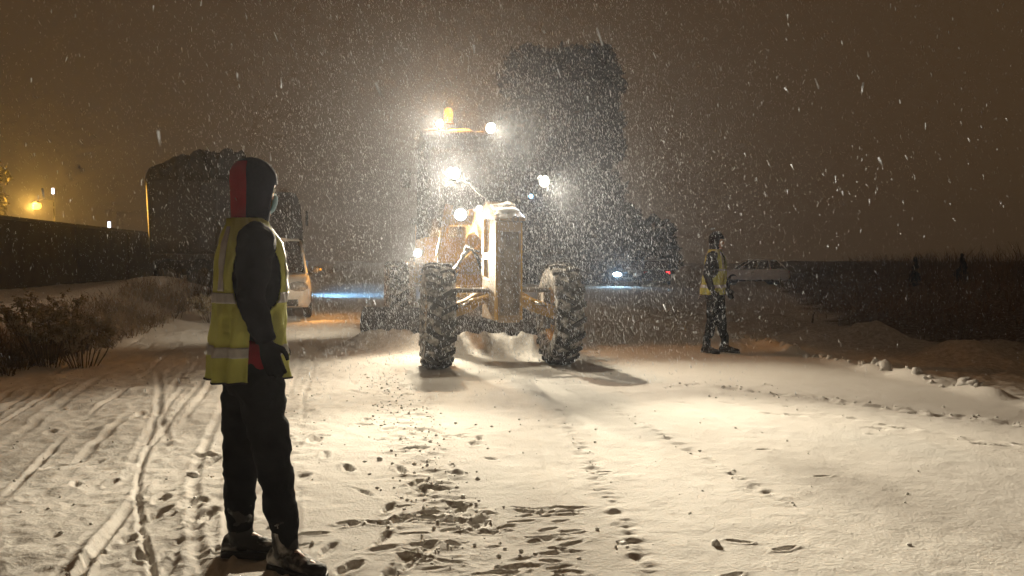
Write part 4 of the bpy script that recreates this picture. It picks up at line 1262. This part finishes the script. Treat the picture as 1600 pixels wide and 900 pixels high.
weed_bush(-6.05, 10.0, .95, .55, 46, 'tall pale dried bush at the left picture edge beside the road', 51, 'dried bushes on the left verge')
weed_bush(-5.55, 9.9, .75, .42, 34, 'lower pale dried bush on the verge, right of the tall one', 52, 'dried bushes on the left verge')
weed_bush(-6.5, 16.6, .6, .5, 26, 'brown dried bush below the bright snow heap on the left', 53, 'dried bushes on the left verge')

pts = scatter(34000, (12, 34), (8, 60), lambda u, s, x, y: np.clip(sst(3.5, 6.0, u - (9.4 + np.maximum(0, s - 16) * .5)) * np.clip(fbm(x * .8, y * .8, 3) * 5 - 2.4, 0, 1), 0, 1), 45)
o = blades('tall_weeds', pts, .2, .95, .010, .6, 'weed_dark', 46)
o['kind'] = 'stuff'; o['label'] = 'tall dead weed stalks along the right skyline'; o['category'] = 'weeds'

# ------------------------------------------------------------------ lamps of the village on the left
def street_lamp(x, y, h, label):
    z = ground_z(x, y)
    s = empty('street_lamp', (x, y, z)); tag(s, label, 'street lamp')
    MB().tube([(0, 0, -.1), (0, 0, h - z + .75)], [.06, .035], 10).build('pole', M['black'], s, True)
    arm = MB().tube([(0, 0, h - z + .25), (.0, -.75, h - z + .36), (0, -1.5, h - z + .2)], .025, 8).build('arm', M['pole'], s, True)
    hd = MB().lathe([(.03, .16), (.12, .14), (.17, .06), (.17, .05), (.02, .05)], (0, -1.5, h - z), (0, 0, 1), 16).build('lamp_shade', M['black'], s, True)
    MB().ell((0, -1.5, h - z - .06), (.20, .20, .19), 0, 14, 9).build('bulb', M['sodium'], hd, True)
    point('lamp_light', (0, -1.85, h - z - .12), 3200, (1.0, .50, .08), hd, .12)
    up = MB().box((0, -.08, h - z + .80), (.10, .10, .30)).build('white_lamp', M['white_lens'], s, bevel=.02)
D = 40.0
street_lamp((78 - 800) / 1200 * D, D + .5, 1.4 + (405 - 322) / 1200 * D, 'street lamp with a glowing orange bulb behind the left wall')
def small_lamp(px, py, D, label):
    x = (px - 800) / 1200 * D; z = 1.4 + (405 - py) / 1200 * D; z0 = ground_z(x, D)
    s = empty('post_lamp', (x, D, z0)); tag(s, label, 'lamp')
    MB().tube([(0, 0, -.1), (0, 0, z - z0 - .12)], .035, 8).build('post', M['pole'], s, True)
    MB().lathe([(.05, -.15), (.06, -.13), (.06, .13), (.03, .16)], (0, 0, z - z0), (0, 0, 1), 12).build('lantern', M['white_lens'], s, True)
small_lamp(172, 352, 34.0, 'small white post lamp above the left wall')

# ------------------------------------------------------------------ snow lumps, clods, twigs
def lump_mesh(name, r, seed, tall=1.0):
    me = bpy.data.meshes.new(name)
    bm = bmesh.new(); bmesh.ops.create_icosphere(bm, subdivisions=2, radius=1.0)
    for v in bm.verts:
        q = v.co * 1.3 + Vector((seed * 7.1, 0, seed))
        v.co = v.co * (1 + .55 * mnoise.noise(q) + .55 * mnoise.noise(q * 2.6) + .2 * mnoise.noise(q * 6))
        v.co.z *= tall
        v.co *= r
    bm.to_mesh(me); bm.free(); me.materials.append(M['snow'])
    return me
LM = [lump_mesh('snow_lump', 1.0, k, 1.0 + .12 * (k % 3)) for k in range(6)]
for k in range(72):
    s_ = 7.0 + 8.0 * (k + random.uniform(-.6, .6)) / 72
    u_ = 6.12 + random.uniform(-.10, .10)
    x, y = road_xy(u_, s_)
    r = random.choice((.018, .022, .03, .035, .045, .06)) * (1.15 if s_ < 10 else .85)
    o = link('snow_lump', LM[k % 6], None, None, True)
    o.scale = (r, r * random.uniform(.8, 1.1), r * random.uniform(.7, 1.15)); o.rotation_euler = (random.uniform(-.3, .3), random.uniform(-.3, .3), random.uniform(0, 6))
    o.location = (x, y, full_z(x, y) + r * .3)
    tag(o, 'rough lump of ploughed snow lying along the right road edge', 'snow lump', 'snow lumps along the right road edge')

def clod_field():
    g = np.random.default_rng(77)
    bm = bmesh.new(); bmesh.ops.create_icosphere(bm, subdivisions=1, radius=1.0)
    bv = np.array([v.co for v in bm.verts]); bf = np.array([[v.index for v in f.verts] for f in bm.faces]); bm.free()
    P = []
    for (a, b, w, d), n, rmax in zip(churn, (520, 170, 120, 60, 60, 150, 40), (.010, .009, .009, .008, .008, .011, .008)):
        t = g.random(n); dd = g.normal(0, w * .75, n)
        dx, dy = b[0] - a[0], b[1] - a[1]; L = math.hypot(dx, dy)
        for q in range(n):
            P.append((a[0] + dx * t[q] - dy / L * dd[q], a[1] + dy * t[q] + dx / L * dd[q], rmax * (0.25 + g.random() ** 3)))
    for q in range(420):
        yy = 2.6 + 9 * g.random(); P.append((g.uniform(-.66, .05) * yy, yy, .007 * (.3 + g.random() ** 3 * 1.4)))
    for q in range(120):
        yy = 2.8 + 6 * g.random(); P.append((g.uniform(-.05, .66) * yy, yy, .008 * (.3 + g.random() ** 3 * 1.4)))
    for (x, y, r) in ((1.0, 3.72, .024), (-.34, 4.1, .02), (-.13, 4.1, .022), (.55, 3.75, .016), (-.92, 5.3, .022), (-1.9, 5.4, .035), (-2.1, 5.0, .04)):
        P.append((x, y, r))
    P = np.array(P)
    z = terrain(P[:, 0], P[:, 1]) + detail(P[:, 0], P[:, 1])
    n = len(P)
    j = 1 + .35 * g.normal(size=(n, len(bv), 1)).clip(-1, 1)
    sc = P[:, 2][:, None, None] * g.uniform(.7, 1.3, (n, 1, 3)) * np.array([1.15, 1.15, .85])
    v = bv[None] * j * sc + np.stack([P[:, 0], P[:, 1], z + P[:, 2] * .35], 1)[:, None, :]
    f = bf[None] + (np.arange(n) * len(bv))[:, None, None]
    o = link('snow_clods', np_mesh('snow_clods', v.reshape(-1, 3), f.reshape(-1, 3)), M['snow'], None, True)
    o['kind'] = 'stuff'; o['label'] = 'small clods of trodden snow scattered over the road'; o['category'] = 'snow clods'
clod_field()

# ------------------------------------------------------------------ falling snow
def falling_snow():
    g = np.random.default_rng(5)
    n = 62000
    c = np.stack([g.uniform(-10, 11, n), g.uniform(3.2, 20, n), g.uniform(0.0, 8.5, n)], 1)
    nb = 90000                       # extra flakes massed round the machine to widen the lamp glow
    cb = np.stack([g.normal(-.2, 1.8, nb), g.normal(10.6, 1.7, nb), np.abs(g.normal(1.8, 2.0, nb)) + .1], 1)
    c = np.concatenate([c, cb])
    keep = (c[:, 2] > terrain(c[:, 0], c[:, 1]) + .05) & (np.abs(c[:, 0]) < c[:, 1] * .8 + 2.0) & (c[:, 1] > 3.2) & ~((c[:, 1] < 6.5) & (c[:, 2] < 1.5))
    c = c[keep]; n = len(c)
    nn = 70                           # a few close to the lens
    cn = np.stack([g.uniform(-1.6, 1.6, nn), g.uniform(1.1, 2.6, nn), g.uniform(1.5, 2.6, nn)], 1)
    c = np.concatenate([c, cn]); n = len(c)
    d = np.array([.16, -.05, -1.0]) + g.normal(0, .22, (n, 3)); d /= np.linalg.norm(d, axis=1)[:, None]
    a = np.cross(d, g.normal(size=(n, 3))); a /= np.linalg.norm(a, axis=1)[:, None]
    b = np.cross(d, a)
    r = (.0012 + .0028 * g.random(n) ** 2.5)[:, None]
    big = g.random(n) < .004
    r[big] *= 2.2
    r[-nn:] = g.uniform(.0014, .0034, (nn, 1))
    L = r * g.uniform(2.5, 6.0, n)[:, None]
    v = np.stack([c + d * L + a * r * .6, c + d * L - a * r * .6, c - d * L + b * r, c - d * L - b * r], 1).reshape(-1, 3)
    i = np.arange(n)[:, None] * 4
    f = np.concatenate([i + np.array([[0, 2, 1]]), i + np.array([[0, 1, 3]]), i + np.array([[0, 3, 2]]), i + np.array([[1, 2, 3]])])
    o = link('falling_snow', np_mesh('falling_snow', v, f), M['flake'])
    o['kind'] = 'stuff'; o['label'] = 'heavy snowflakes falling through the lamp light'; o['category'] = 'falling snow'
falling_snow()

# ------------------------------------------------------------------ haze: snow-laden air
def haze():
    m = bpy.data.materials.new('snowy_air'); m.use_nodes = True
    n, l = m.node_tree.nodes, m.node_tree.links
    n.clear()
    o = n.new('ShaderNodeOutputMaterial'); v = n.new('ShaderNodeVolumePrincipled')
    v.inputs['Color'].default_value = (.84, .89, 1.0, 1)
    v.inputs['Density'].default_value = HAZE_DENSITY
    v.inputs['Anisotropy'].default_value = 0.79
    l.new(v.outputs[0], o.inputs['Volume'])
    h = MB().box((0, 120, 8.5), (648, 366, 21)).build('haze', m)
    h['kind'] = 'stuff'; h['label'] = 'pale snowy night air'; h['category'] = 'haze'
haze()
